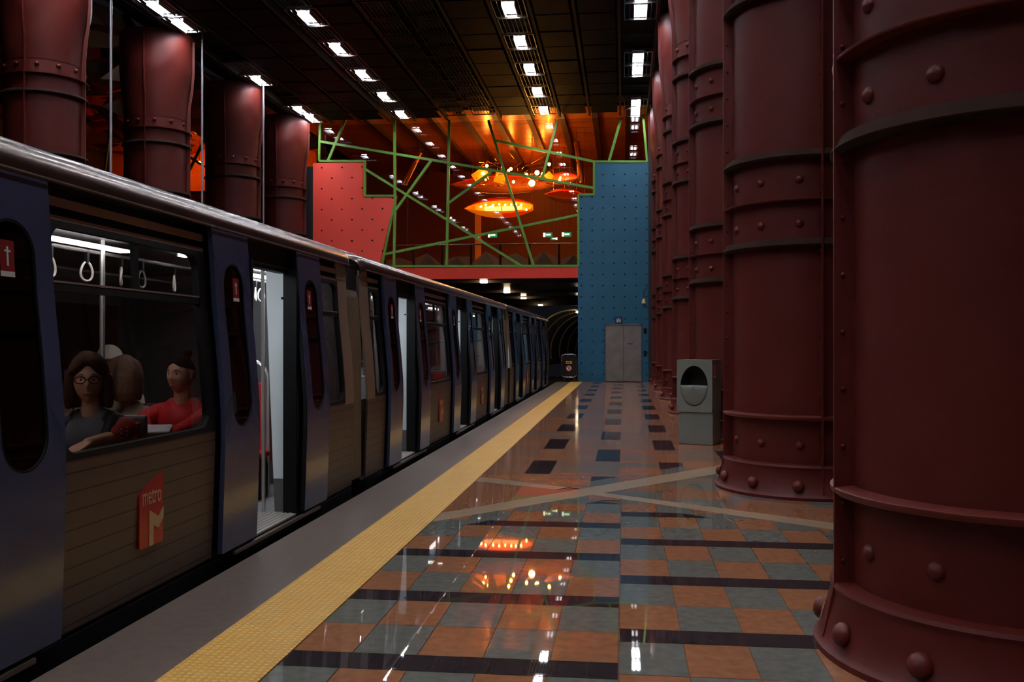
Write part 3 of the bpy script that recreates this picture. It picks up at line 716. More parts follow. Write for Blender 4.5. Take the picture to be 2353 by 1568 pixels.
t = MB(); t.prism([(x, z + .66) for x, z in rrect(.6, .9, .15)], 'y', .0, .012); t.build('panel', mat('gate_dark', (26, 22, 22), .3), gt)
t = MB(); t.box(-.12, .12, -.012, 0, .74, .85); t.build('notice', mat('notice_yellow', (190, 170, 30), .5), gt)
t = MB(); t.box(-.08, -.05, -.016, -.012, .77, .82); t.box(-.02, .05, -.016, -.012, .785, .81); t.build('notice_print', M_bolt, gt)
t = MB(); t.lathe([(.0, 0), (.115, 0), (.115, .012), (0, .012)], 20); ob = t.build('prohibition_disc', mat('sign_white', (230, 230, 225), .5), gt); ob.rotation_euler = (PI / 2, 0, 0); ob.location = (0, 0, .56)
t = MB(); t.tube([(.11 * math.cos(a), -.016, .56 + .11 * math.sin(a)) for a in [2 * PI * i / 20 for i in range(20)]], .014, 6, closed=True); t.tube([(-.075, -.016, .635), (.075, -.016, .485)], .012, 6); t.build('prohibition_ring', mat('sign_red', (200, 30, 30), .4), gt)
t = MB(); t.tube([(.0, -.014, .52), (.01, -.014, .6)], .016, 6); t.sphere((.01, -.014, .625), .014, 8, 6); t.build('prohibition_figure', M_bolt, gt)
# ------------------------------------------------------------------ litter bin
bn = thing('litter_bin', 'grey metal litter bin with round pocket opening, standing before the third pillar', 'bin', (.815, 14.66, 0), rz=math.radians(-22))
M_bin = mat('bin_grey', (118, 125, 116), .5, var=.12, scale=5)
t = MB(); t.box(.02, .56, .03, .44, 0, .52, 0, .012); t.build('base', M_bin, bn)
# head with round opening: front face ring
t = MB(); W_, H_ = .56, .80; cx, cz = .275, .90; z0, z1 = .50, 1.30; n = 48; rx_, rz_ = .215, .31
ring = [(cx + rx_ * math.cos(2 * PI * i / n), cz + rz_ * math.sin(2 * PI * i / n)) for i in range(n)]
outer = []
for (x, z) in ring:
    dx, dz = x - cx, z - cz; k = min(((.56 - cx) if dx > 0 else cx) / abs(dx) if abs(dx) > 1e-9 else 9e9, ((z1 - cz) if dz > 0 else (cz - z0)) / abs(dz) if abs(dz) > 1e-9 else 9e9)
    outer.append((cx + dx * k, cz + dz * k))
vs = [(x, 0, z) for x, z in ring] + [(x, 0, z) for x, z in outer]
t.add(vs, [(i, (i + 1) % n, n + (i + 1) % n, n + i) for i in range(n)])
for a in ((0, 0, 1), (1, 0, 1)): pass
t.add([(0, 0, z0), (.56, 0, z0), (.56, 0, z1), (0, 0, z1), (0, .46, z0), (.56, .46, z0), (.56, .46, z1), (0, .46, z1)], [(0, 4, 5, 1), (3, 2, 6, 7), (0, 3, 7, 4), (1, 5, 6, 2), (4, 7, 6, 5)])
t.build('head', M_bin, bn)
t = MB(); vs = [(x, 0, z) for x, z in ring] + [(cx + (x - cx) * .9, .34, cz + (z - cz) * .9) for x, z in ring]
t.add(vs, [(i, (i + 1) % n, n + (i + 1) % n, n + i) for i in range(n)] + [tuple(range(n, 2 * n))]); t.build('opening', mat('bin_inside', (66, 68, 68), .5), bn)
t = MB(); vs = []; K = 10
for i in range(n // 2 + 1):
    a = PI + PI * i / (n // 2)
    for j in range(K + 1):
        u = j / K; bul = math.sin(PI * .5 * (1 - u)) 
        vs.append((cx + rx_ * math.cos(a) * u, -.055 * (1 - u * u) * abs(math.sin(a)) ** .5 + .002, cz + .01 + (rz_ * math.sin(a)) * u))
t.add(vs, [(i * (K + 1) + j, (i + 1) * (K + 1) + j, (i + 1) * (K + 1) + j + 1, i * (K + 1) + j + 1) for i in range(n // 2) for j in range(K)])
ob = t.build('scoop', M_bin, bn, smooth=True); md = ob.modifiers.new('s', 'SOLIDIFY'); md.thickness = .006
t = MB(); t.box(.561, .563, .07, .18, 1.06, 1.24); t.box(.561, .5631, .07, .18, 1.03, 1.06, 1); t.box(.563, .5645, .115, .135, 1.09, 1.21, 1); t.build('sticker', [mat('sticker_red', (214, 40, 34), .4), mat('sign_white', (230, 230, 225), .5)], bn)

# ------------------------------------------------------------------ train
PR = [(-.3, -2.80), (.05, -2.775), (.1, -2.77), (.46, -2.758), (.85, -2.745), (1.07, -2.747), (1.2, -2.755), (1.5, -2.78), (1.8, -2.812), (2.12, -2.83), (2.38, -2.85), (2.6, -2.87)]
def PX(z):
    for (z0, x0), (z1, x1) in zip(PR, PR[1:]):
        if z <= z1:
            t_ = (z - z0) / (z1 - z0); return x0 + (x1 - x0) * t_
    return PR[-1][1]
REC = -.058
def zsteps(z0, z1, d=.12):
    n = max(1, int(math.ceil((z1 - z0) / d))); return [z0 + (z1 - z0) * i / n for i in range(n + 1)]
def sheet(mb, y0, y1, z0, z1, off=REC, mi=0, th=.02, d=.12):
    zs = zsteps(z0, z1, d); n = len(zs); vs = []
    for (yy, o) in ((y0, off), (y1, off), (y1, off - th), (y0, off - th)): vs += [(PX(z) + o, yy, z) for z in zs]
    fs = []
    for i in range(n - 1):
        for a, b in ((0, 1), (1, 2), (2, 3), (3, 0)): fs.append((a * n + i, b * n + i, b * n + i + 1, a * n + i + 1))
    fs += [(0, 3 * n, 2 * n, n), (n - 1, 2 * n - 1, 3 * n - 1, 4 * n - 1)]
    mb.add(vs, fs, mi)
def rr_loop(y0, y1, z0, z1, r, n=6, nside=8):
    pts = []
    cs = [(y1 - r, z1 - r, 0), (y0 + r, z1 - r, PI / 2), (y0 + r, z0 + r, PI), (y1 - r, z0 + r, 1.5 * PI)]
    for ci, (cy, cz, a0) in enumerate(cs):
        arc = [(cy + r * math.cos(a0 + PI / 2 * i / n), cz + r * math.sin(a0 + PI / 2 * i / n)) for i in range(n + 1)]
        pts += arc
        ny_, nz_, na = cs[(ci + 1) % 4]; e = (ny_ + r * math.cos(na), nz_ + r * math.sin(na)); s_ = arc[-1]
        for i in range(1, nside): pts.append((s_[0] + (e[0] - s_[0]) * i / nside, s_[1] + (e[1] - s_[1]) * i / nside))
    return pts
def ring_sheet(mb, outer, inner, off, th=.02, mi=0):
    n = len(outer); vs = []
    for (lp, o) in ((outer, off), (inner, off), (inner, off - th), (outer, off - th)): vs += [(PX(z) + o, y, z) for y, z in lp]
    fs = []
    for i in range(n):
        j = (i + 1) % n
        for a, b in ((0, 1), (1, 2), (2, 3), (3, 0)): fs.append((a * n + i, a * n + j, b * n + j, b * n + i))
    mb.add(vs, fs, mi)
def rect_match(pts, y0, y1, z0, z1):
    cy, cz = (y0 + y1) / 2, (z0 + z1) / 2; out = []
    for y, z in pts:
        dy, dz = y - cy, z - cz
        k = min((y1 - y0) / 2 / abs(dy) if abs(dy) > 1e-9 else 9e9, (z1 - z0) / 2 / abs(dz) if abs(dz) > 1e-9 else 9e9); out.append((cy + dy * k, cz + dz * k))
    # snap nearest points on the corners
    for c in ((y0, z0), (y0, z1), (y1, z0), (y1, z1)):
        i = min(range(len(out)), key=lambda i: (out[i][0] - c[0]) ** 2 + (out[i][1] - c[1]) ** 2); out[i] = c
    return out
def groove_mat():
    m = mat('train_beige_planks', (90, 76, 64), .42, metal=.2, var=.12, scale=4); N = m.node_tree.nodes; L = m.node_tree.links
    b = N['Principled BSDF']; tc = [n for n in N if n.type == 'TEX_COORD'][0]
    sp = N.new('ShaderNodeSeparateXYZ'); L.new(tc.outputs['Object'], sp.inputs[0])
    d = N.new('ShaderNodeMath'); d.operation = 'DIVIDE'; d.inputs[1].default_value = .098; L.new(sp.outputs['Z'], d.inputs[0])
    f = N.new('ShaderNodeMath'); f.operation = 'FRACT'; L.new(d.outputs[0], f.inputs[0])
    c = N.new('ShaderNodeMath'); c.operation = 'LESS_THAN'; c.inputs[1].default_value = .075; L.new(f.outputs[0], c.inputs[0])
    mx = N.new('ShaderNodeMix'); mx.data_type = 'RGBA'; L.new(c.outputs[0], mx.inputs['Factor'])
    src = b.inputs['Base Color'].links[0].from_socket; L.new(src, mx.inputs['A']); mx.inputs['B'].default_value = (.012, .009, .007, 1); L.new(mx.outputs['Result'], b.inputs['Base Color'])
    return m
M_plank = groove_mat()
M_in = mat('car_interior', (86, 83, 84), .5, var=.06)
M_infl = mat('car_floor', (150, 150, 150), .4, var=.3, scale=40)
M_strip = emis('car_light', (235, 245, 255), CAR_L)
M_silver = mat('bar_silver', (210, 205, 200), .25, metal=.7)
M_hoop = mat('strap_pale', (225, 215, 205), .35)
M_bell = mat('bellows', (112, 98, 78), .55, var=.15)
M_sred = mat('door_sticker_red', (130, 24, 18), .4)
M_swh = mat('sign_white', (230, 230, 225), .5)
M_letter = mat('logo_cream', (196, 166, 120), .5)
def logo_mat():
    m = mat('logo_red', (200, 24, 24), .35, var=.05); N = m.node_tree.nodes; L = m.node_tree.links; b = N['Principled BSDF']
    tc = [n for n in N if n.type == 'TEX_COORD'][0]; sp = N.new('ShaderNodeSeparateXYZ'); L.new(tc.outputs['Object'], sp.inputs[0])
    mr = N.new('ShaderNodeMapRange'); mr.inputs[1].default_value = .56; mr.inputs[2].default_value = .44; L.new(sp.outputs['Z'], mr.inputs[0])
    mx = N.new('ShaderNodeMix'); mx.data_type = 'RGBA'; mx.inputs['A'].default_value = lin((165, 10, 24)); mx.inputs['B'].default_value = lin((184, 50, 24)); L.new(mr.outputs[0], mx.inputs['Factor']); L.new(mx.outputs['Result'], b.inputs['Base Color']); return m
M_logo = logo_mat()
XI, XF = -2.90, -5.36
def car(y0, y1, doors, label, detail, logos, open_doors=True):
    org = (-4.12, y0, 0.0); r = thing('train_car', label, 'train car', org, 'silver and beige metro train cars')
    def bd(mb, name, m, parent=r, smooth=False):
        return mb.build(name, m, parent, smooth=smooth, org=org)
    rf = [(-2.845, 2.362), (-2.83, 2.40), (-2.84, 2.45), (-2.875, 2.497), (-2.93, 2.53), (-3.0, 2.556), (-3.15, 2.603), (-3.5, 2.712), (-4.12, 2.86)]
    rf = rf + [(-8.24 - x, z) for x, z in rf[::-1][1:]]
    t = MB(); n = len(rf); rad = .16; ys = [y0 + .03] + [y0 + rad * (1 - math.cos(a)) + .03 for a in (.5, 1.0, PI / 2)] + [y1 - rad * (1 - math.cos(a)) - .03 for a in (PI / 2, 1.0, .5)] + [y1 - .03]
    ks_ = [.05, .03, .012, 0, 0, .012, .03, .05]
    vs = [(x + (k if x < -4.12 else -k if x > -4.12 else 0), y, z - k) for y, k in zip(ys, ks_) for x, z in rf]
    t.add(vs, [(i * n + j, i * n + j + 1, (i + 1) * n + j + 1, (i + 1) * n + j) for i in range(len(ys) - 1) for j in range(n - 1)])
    t.add([(-2.845, y0 + .05, 2.362), (-3.0, y0 + .05, 2.362), (-3.0, y1 - .05, 2.362), (-2.845, y1 - .05, 2.362)], [(0, 1, 2, 3)])
    bd(t, 'roof', M_roof, smooth=True)
    t = MB(); t.box(-2.835, -2.825, y0 + .1, y1 - .1, 2.366, 2.372); bd(t, 'gutter', M_silver)
    t = MB(); t.box(-5.44, -2.83, y0 + .05, y1 - .05, -.75, .04); bd(t, 'underframe', M_black)
    t = MB(); t.box(XF, XI + .02, y0 + .1, y1 - .1, .04, .07)
    bd(t, 'car_floor', M_infl)
    t = MB(); t.box(XF - .05, XF, y0 + .1, y1 - .1, .07, 1.0); t.box(XF - .05, XF, y0 + .1, y1 - .1, 1.95, 2.3)
    for d in doors:
        t.box(XF - .05, XF, d - .62, d - .5, 1.0, 1.95); t.box(XF - .05, XF, d + .5, d + .62, 1.0, 1.95)
    for d in range(int(y0) + 1, int(y1)): t.box(XF - .04, XF + .01, d - .06, d + .06, 1.0, 1.95)
    t.box(XF - .05, XI - .0, y0 + .03, y0 + .1, .07, 2.3); t.box(XF - .05, XI - .0, y1 - .1, y1 - .03, .07, 2.3)
    bd(t, 'interior_lining', M_in)
    t = MB(); t.box(XF, -2.95, y0 + .1, y1 - .1, 2.27, 2.30); bd(t, 'ceiling_panel', M_in)
    ev = [y0 + .4 - .97] + [(a + b) / 2 for a, b in zip(doors, doors[1:])] + [y1 - .4]
    for i, e in enumerate(ev):
        a_, b_ = (e - 1.6, e + .97) if 0 < i < len(ev) - 1 else ((e + .97, e + 2.0) if i == 0 else (e - 1.3, e))
        t = MB(); t.box(-3.55, -3.47, a_, b_, 2.192, 2.212); bd(t, 'light_strip', M_strip)
    for d in doors:
        t = MB(); t.box(-3.5, -3.1, d - .35, d - .25, 2.24, 2.268); bd(t, 'door_light', M_strip)  # unseen strip added over each door to brighten the draught screens
    t = MB(); t.box(XF - .06, XF - .05, y0 + .1, y1 - .1, 1.0, 1.95); bd(t, 'far_pane', G_leaf)
    # bays
    edges = [y0] + [e for d in doors for e in (d - 1.2, d + 1.2)] + [y1]
    blk = MB()
    wi = 0
    for b in range(0, len(edges), 2):
        ya, yb = edges[b], edges[b + 1]
        if yb - ya < .3: continue
        endL, endR = b == 0, b == len(edges) - 2; low = MB(); up = MB()
        ya2 = ya + (.06 if endL else 0); yb2 = yb - (.06 if endR else 0)
        wy0 = ya2 + (.32 if endL else .0); wy1 = yb2 - (.32 if endR else .0); il = .035; ir = .035 if endR else .10
        if wy1 - wy0 < .25: wy0 = ya2 + .15
        sheet(low, ya2, yb2, .07, .93)
        
        if endL: sheet(up, ya2, wy0, .93, 2.21)
        if endR: sheet(up, wy1, yb2, .93, 2.21)
        sheet(up, wy0, wy1, 2.185, 2.21); sheet(low, wy0, wy1, .93, .95)
        sy0, sy1 = (wy0 if endL else ya2), (wy1 if endR else yb2)
        sheet(blk, max(y0 + .06, sy0 - .3), min(y1 - .06, sy1 + .3), 2.19, 2.362, REC - .05)
        if endL: sheet(up, ya2, sy0, 2.21, 2.362)
        if endR: sheet(up, sy1, yb2, 2.21, 2.362)
        lv = MB(); sheet(lv, sy0, sy1, 2.258, 2.305, REC + .004); bd(lv, 'louvre_strip', M_body)
        sheet(low, ya2, yb2, .07, .93, REC - .1, 0, .01)
        bd(low, 'lower_side', M_plank); bd(up, 'upper_side', M_body)
        # window
        inner = rr_loop(wy0 + il, wy1 - ir, .985, 2.15, .10); outer = rect_match(inner, wy0, wy1, .95, 2.185)
        f = MB(); ring_sheet(f, outer, inner, REC + .004, .05)
        fo_ = bd(f, 'window_frame', M_black)
        f = MB(); sheet(f, wy0 + .03, wy1 - .03, .98, 1.82, REC - .02, 0, .006); sheet(f, wy0 + .03, wy1 - .03, 1.862, 2.16, REC - .02, 0, .006)
        o = f.build('pane', G_car, fo_, org=org)
        f = MB(); sheet(f, wy0 + .02, wy1 - .02, 1.82, 1.862, REC, 0, .04)
        if wy1 - wy0 > 1: sheet(f, (wy0 + wy1) / 2 - .02, (wy0 + wy1) / 2 + .02, 1.862, 2.16, REC - .005, 0, .03)
        f.build('transom', M_black, fo_, org=org)
        f = MB(); sheet(f, wy0 + il, wy1 - ir, 1.863, 1.873, REC + .003, 0, .004); f.build('transom_trim', M_silver, fo_, org=org)
    for d in doors:
        sheet(blk, d - 1.2, d - .5, .05, 2.362, REC - .012); sheet(blk, d + .5, d + 1.2, .05, 2.362, REC - .012); sheet(blk, d - .5, d + .5, 2.16, 2.362, REC - .012)
        blk.box(-2.95, PX(.3) + REC, d - .53, d - .49, .05, 2.2); blk.box(-2.95, -2.83, d + .49, d + .53, .05, 2.2)
    bd(blk, 'dark_side', M_black)
    for d in doors:
        t = MB(); t.box(-2.80, -2.765, d - .95, d + .95, .035, .06); bd(t, 'sill', mat('sill_steel', (120, 110, 100), .4, metal=.6))
    for d in doors:
        t = MB()
        for i in range(9): t.box(-3.25 + .045 * i, -3.225 + .045 * i, d - .48, d + .48, .07, .078)
        t.box(-3.3, -2.83, d - .5, d + .5, .055, .071)
        bd(t, 'threshold', mat('threshold_grey', (196, 188, 180), .4, metal=.2))
    # leaves
    for d in doors:
        for s_ in (-1, 1):
            a, b = sorted((d + s_ * .54, d + s_ * 1.16)); cy = (a + b) / 2
            f = MB(); inner = rr_loop(cy - .175, cy + .175, .95, 2.13, .165, 8, 10); outer = rect_match(inner, a, b, .85, 2.2)
            ring_sheet(f, outer, inner, 0, .035); sheet(f, a, b, .085, .85, 0, 0, .035); sheet(f, a, b, 2.2, 2.362, 0, 0, .035)
            lf = bd(f, 'door_leaf', M_blue)
            f = MB(); sheet(f, cy - .18, cy + .18, .94, 2.14, -.012, 0, .005); f.build('pane', G_leaf, lf, org=org)
            f = MB(); ring_sheet(f, rr_loop(cy - .18, cy + .18, .945, 2.135, .17, 8, 10), rr_loop(cy - .165, cy + .165, .96, 2.12, .16, 8, 10), -.002, .01); f.build('seal', M_black, lf, org=org)
            f = MB(); k_ = cy + (.06 if s_ < 0 else -.02); sheet(f, k_ - .05, k_ + .05, 1.885, 2.03, -.010, 0, .002); sheet(f, k_ - .05, k_ + .05, 1.86, 1.885, -.010, 1, .002)
            sheet(f, k_ - .006, k_ + .006, 1.91, 2.0, -.008, 1, .002); sheet(f, k_ - .022, k_ + .022, 1.975, 1.984, -.008, 1, .002); f.build('sticker', [M_sred, M_swh], lf, org=org)
            f = MB(); yy = a if s_ > 0 else b; sheet(f, yy - .012, yy + .012, .085, 2.36, -.006, 0, .03); f.build('edge_rubber', M_black, lf, org=org)
        # screens
        for s_ in (-1, 1):
            yc = d + s_ * .575; f = MB(); zs = zsteps(.36, 2.19, .1); n_ = len(zs)
            for (mi, z0_, z1_) in ((0, .36, 2.19), (1, .07, .355)):
                zs = zsteps(z0_, z1_, .1); n_ = len(zs)
                vs = [(PX(z) - .135, yc - .01, z) for z in zs] + [(-3.14 + .04 * (2.2 - z), yc - .01, z) for z in zs] + [(-3.14 + .04 * (2.2 - z), yc + .01, z) for z in zs] + [(PX(z) - .135, yc + .01, z) for z in zs]
                fs = [(q0 * n_ + i, ((q0 + 1) % 4) * n_ + i, ((q0 + 1) % 4) * n_ + i + 1, q0 * n_ + i + 1) for q0 in range(4) for i in range(n_ - 1)] + [(0, n_, 2 * n_, 3 * n_), (n_ - 1, 4 * n_ - 1, 3 * n_ - 1, 2 * n_ - 1)]
                f.add(vs, fs, mi)
            for z in (1.95, 1.34, .60): f.sphere((PX(z) - .165, yc - s_ * .012 - .0, z), .012, 8, 6, 2)
            bd(f, 'draught_screen', [M_white, mat('screen_foot', (96, 92, 90), .5), M_black])
            f = MB(); f.tube([(-3.16, yc, .07), (-3.17, yc, 2.27)], .018, 8); bd(f, 'pole', M_silver, smooth=True)
        f = MB(); f.box(-2.99, -2.93, d - .5, d + .5, 2.16, 2.27); bd(f, 'door_header', M_dark)
    # seats
    mids = [(edges[b] + edges[b + 1]) / 2 for b in range(2, len(edges) - 2, 2)]
    for m_ in mids:
        for (x0, x1) in ((-3.86, -2.98), (-5.30, -4.42)):
            for yb_, dr in ((m_ + .27, -1), (m_ + 1.36, -1), (m_ - 1.36, 1)):
                f = MB(); f.box(x0, x1, min(yb_, yb_ + .05 * -dr), max(yb_, yb_ + .05 * -dr), .38, 1.10, 0, .02); f.box(x0, x1, min(yb_, yb_ + dr * .46), max(yb_, yb_ + dr * .46), .36, .42, 0, .02); f.box(x0 + .1, x1 - .1, yb_ + dr * .1, yb_ + dr * .3, .07, .37)
                st = bd(f, 'seat', M_seatshell)
                f = MB()
                for k in (0, 1):
                    xa = x0 + .03 + k * .43; f.box(xa, xa + .40, min(yb_ + dr * .005, yb_ + dr * .05), max(yb_ + dr * .005, yb_ + dr * .05), .5, 1.06, 0, .02); f.box(xa, xa + .40, min(yb_ + dr * .02, yb_ + dr * .45), max(yb_ + dr * .02, yb_ + dr * .45), .42, .47, 0, .02)
                f.build('cushion', M_seat, st, org=org)
                f = MB(); xa = (x0 + x1) / 2
                if x1 > -3: f.tube([(x0 + .03, yb_, .9), (x0 + .02, yb_, 1.12), (x0 + .06, yb_, 1.18), (x0 + .16, yb_, 1.18), (x0 + .2, yb_, 1.08)], .014, 8)
                else: f.tube([(x0 + .05, yb_, .9), (x0 + .04, yb_, 1.12), (x0 + .1, yb_, 1.2), (xa, yb_, 1.22), (x1 - .1, yb_, 1.2), (x1 - .04, yb_, 1.12), (x1 - .05, yb_, .9)], .016, 8); f.build('grab_hoop', M_silver, st, smooth=True, org=org)
    for m_ in mids:
        f = MB(); f.tube([(-3.6, m_ + .84, .07), (-3.6, m_ + .84, 2.27)], .018, 8); bd(f, 'pole', M_silver, smooth=True)
    for xs_ in (-3.62, -4.62):
        f = MB(); f.tube([(xs_, y0 + .3, 2.18), (xs_, y1 - .3, 2.18)], .014, 8); bd(f, 'ceiling_rail', M_silver, smooth=True)
    if detail:
        f = MB(); f.box(-3.80, -3.40, 8.74, 8.79, .40, 1.17, 0, .02); f.box(-3.8, -3.4, 8.3, 8.74, .46, .52, 0, .02); st = bd(f, 'folding_seat', M_seat)
        f = MB(); f.box(-3.74, -3.58, 8.725, 8.738, .6, 1.05); f.build('back_panel', M_white, st, org=org)
        f = MB(); f.tube([(-3.78, 8.72, .5)] + [(-3.6 + .18 * math.cos(a), 8.72, 1.2 + .18 * math.sin(a)) for a in [PI - PI * i / 10 for i in range(11)]] + [(-3.42, 8.72, .1)], .022, 8); f.build('grab_hoop', M_silver, st, smooth=True, org=org)
        f = MB(); f.box(-3.8, -3.4, 8.45, 8.7, .07, .42, 0, .03); f.build('seat_foot', M_black, st, org=org)
        for (px, py) in ((116, 585), (199, 600), (278, 583), (326, 615), (400, 603), (587, 650), (600, 655)):
            p = onX(px, py, -3.62); z = 2.18
            f = MB(); f.box(p.x - .012, p.x + .012, p.y - .012, p.y + .012, 2.10, 2.19, 1)
            a0 = R.uniform(-.6, .6); pts = [(p.x + math.sin(a) * .05 * math.sin(a0), p.y + math.sin(a) * .045 * (1 - .35 * math.cos(a)) * math.cos(a0) , 2.04 + .065 * math.cos(a)) for a in [2 * PI * i / 18 for i in range(18)]]
            f.tube(pts, .008, 6, closed=True); bd(f, 'hand_strap', [M_hoop, M_black], smooth=True)
    else:
        for d in mids:
            for k in range(4):
                yy = d - .7 + .45 * k; f = MB(); f.box(-3.632, -3.608, yy - .012, yy + .012, 2.10, 2.19, 1)
                f.tube([(-3.62, yy + math.sin(a) * .045, 2.04 + .065 * math.cos(a)) for a in [2 * PI * i / 14 for i in range(14)]], .008, 6, closed=True); bd(f, 'hand_strap', [M_hoop, M_black], smooth=True)
    # logos
    for (ly, full) in logos:
        L0 = PX(.55) + REC + .004
        f = MB(); poly = [(ly - .14, .345), (ly + .14, .345), (ly + .14, .765), (ly + .02, .74), (ly - .12, .675), (ly - .14, .66)]
        f.prism([(y, z) for y, z in poly], 'x', L0, L0 + .008)
        lg = bd(f, 'logo', M_logo)
        f = MB(); f.prism([(ly - .035, .345), (ly + .015, .345), (ly + .02, .46), (ly + .075, .435), (ly + .14, .49), (ly + .14, .555), (ly + .08, .505), (ly - .02, .555), (ly - .03, .55)], 'x', L0 + .0085, L0 + .0115); f.build('emblem', M_letter, lg, org=org)
        M = Matrix.Translation(Vector((L0 + .009, ly + .002, .595)) - Vector(org)) @ Matrix(((0, 0, 1, 0), (1, 0, 0, 0), (0, 1, 0, 0), (0, 0, 0, 1)))
        M = M @ Matrix.Diagonal((.78, 1.35, 1, 1)); text_mesh('metro', .115, 'lettering', M_letter, lg, M)
    return r
car(-2.6, 9.6, [-1.0, 3.19, 7.38], 'nearest metro train car, with passengers behind its big window', True, [(5.30, True)])
car(10.0, 22.72, [12.05, 16.3, 20.5], 'middle metro train car, between the two couplings', False, [(14.25, True), (18.5, True)])
car(23.1, 35.4, [25.2, 29.4, 33.3], 'farthest metro train car, nearest the tunnel mouth', False, [(27.3, True)])
for i, (ya, yb) in enumerate(((9.6, 10.0), (22.72, 23.1))):
    m_ = MB()
    for k in range(9):
        y = ya + .0 + (yb - ya) * (k + .5) / 9; rr_ = [(x, z) for x, z in [(-2.88, .1), (-2.88, 1.5), (-2.92, 2.05), (-3.0, 2.3), (-3.2, 2.42), (-4.12, 2.45), (-5.04, 2.42), (-5.24, 2.3), (-5.32, 2.05), (-5.36, 1.5), (-5.36, .1)]]
        m_.tube([(x, y, z) for x, z in rr_], .028, 6)
    m_.box(-5.31, -2.92, ya + .002, yb - .002, -.3, 2.36, 1)
    o = m_.build('gangway_bellows', [M_bell, M_black], org=(-4.12, (ya + yb) / 2, 0), smooth=False); tag(o, ['ribbed bellows between the nearest and middle train cars', 'ribbed bellows between the middle and farthest train cars'][i], 'bellows', 'gangway bellows')

# ------------------------------------------------------------------ people
SKIN = mat('skin', (206, 150, 120), .5, var=.08, scale=20)
def capsule(mb, a, b, ra, rb, n=12):
    mb.tube([a, b], [ra, rb], n); mb.sphere(a, ra, n, 8); mb.sphere(b, rb, n, 8)
def remesh(o, vox=.007, it=3):
    md = o.modifiers.new('remesh', 'REMESH'); md.mode = 'VOXEL'; md.voxel_size = vox; md.use_smooth_shade = True
    m2 = o.modifiers.new('smooth', 'SMOOTH'); m2.iterations = it; m2.factor = .5
def head_point(th, ph):
    # unit direction to head surface; face looks to -Y; x sideways
    x = math.sin(th) * math.sin(ph); y = -math.sin(th) * math.cos(ph); z = math.cos(th)
    X = x * .078; Y = y * .098; Z = z * .122
    if Z < 0:
        t_ = -Z / .122; X *= 1 - .30 * t_ ** 1.5
        Y = Y * (1 - .10 * t_) - .008 * t_ if y < 0 else Y * (1 - .45 * t_)
    g = lambda cx, cz, sx, sz: math.exp(-((X - cx) / sx) ** 2 - ((Z - cz) / sz) ** 2)
    if y < 0:
        Y -= .019 * g(0, -.032, .012, .016) + .011 * g(0, -.010, .008, .024)
        Y += .013 * g(.031, .006, .017, .011) + .013 * g(-.031, .006, .017, .011)
        Y -= .006 * g(.03, .026, .022, .007) + .006 * g(-.03, .026, .022, .007)
        Y -= .007 * g(0, -.064, .020, .004) + .007 * g(0, -.074, .017, .004) - .004 * g(0, -.069, .018, .0022)
        Y -= .010 * g(0, -.104, .02, .016) - .004 * g(0, -.086, .02, .006)
        Y -= .005 * g(.045, -.03, .018, .018) + .005 * g(-.045, -.03, .018, .018)
    return Vector((X, Y, Z))
def head_mb(mb, M):
    n, k = 56, 44
    vs = [M @ head_point(PI * i / k, 2 * PI * j / n) for i in range(k + 1) for j in range(n)]
    mb.add(vs, [(i * n + j, (i + 1) * n + j, (i + 1) * n + (j + 1) % n, i * n + (j + 1) % n) for i in range(k) for j in range(n)])
    for s_ in (-1, 1):
        for (dx, dy, dz, r_) in ((.078, .008, .012, (.008, .017, .024)), (.083, .016, .014, (.006, .012, .02)), (.078, .004, -.018, (.008, .010, .014))):
            c = Vector((s_ * dx, dy, dz)); q0 = MB(); q0.sphere(c, r_, 10, 8); mb.add([M @ Vector(v) for v in q0.v], q0.f)
def hand(mb, W, d, up, side, k=1.0):
    """palm from wrist W along d, back of the hand towards up, thumb on side"""
    d = Vector(d).normalized(); up = (Vector(up) - d * Vector(up).dot(d)).normalized(); s_ = d.cross(up).normalized() * side
    L = [(.030, .088, [.042, .026, .020], .0078), (.011, .094, [.046, .030, .021], .0082), (-.010, .090, [.042, .028, .020], .0078), (-.030, .082, [.034, .021, .018], .0070)]
    for off, pl, seg, rd in L:
        a = W + s_ * off * .6; b = W + d * pl * k + s_ * off; capsule(mb, a, b, .013, .0105, 8)
        p = b; dr = (d - up * .35).normalized()
        for i, sl in enumerate(seg):
            q_ = p + dr * sl * k; capsule(mb, p, q_, rd * (1 - .08 * i), rd * (.94 - .08 * i), 8); p = q_; dr = (dr - up * (.55)).normalized()
    a = W + s_ * .022 + d * .02; b = W + s_ * .052 + d * .052 - up * .008; c = b + (d * .9 + s_ * .25 - up * .25).normalized() * .032; e = c + (d - up * .3).normalized() * .026
    capsule(mb, a, b, .014, .0105, 8); capsule(mb, b, c, .0098, .009, 8); capsule(mb, c, e, .009, .0075, 8)
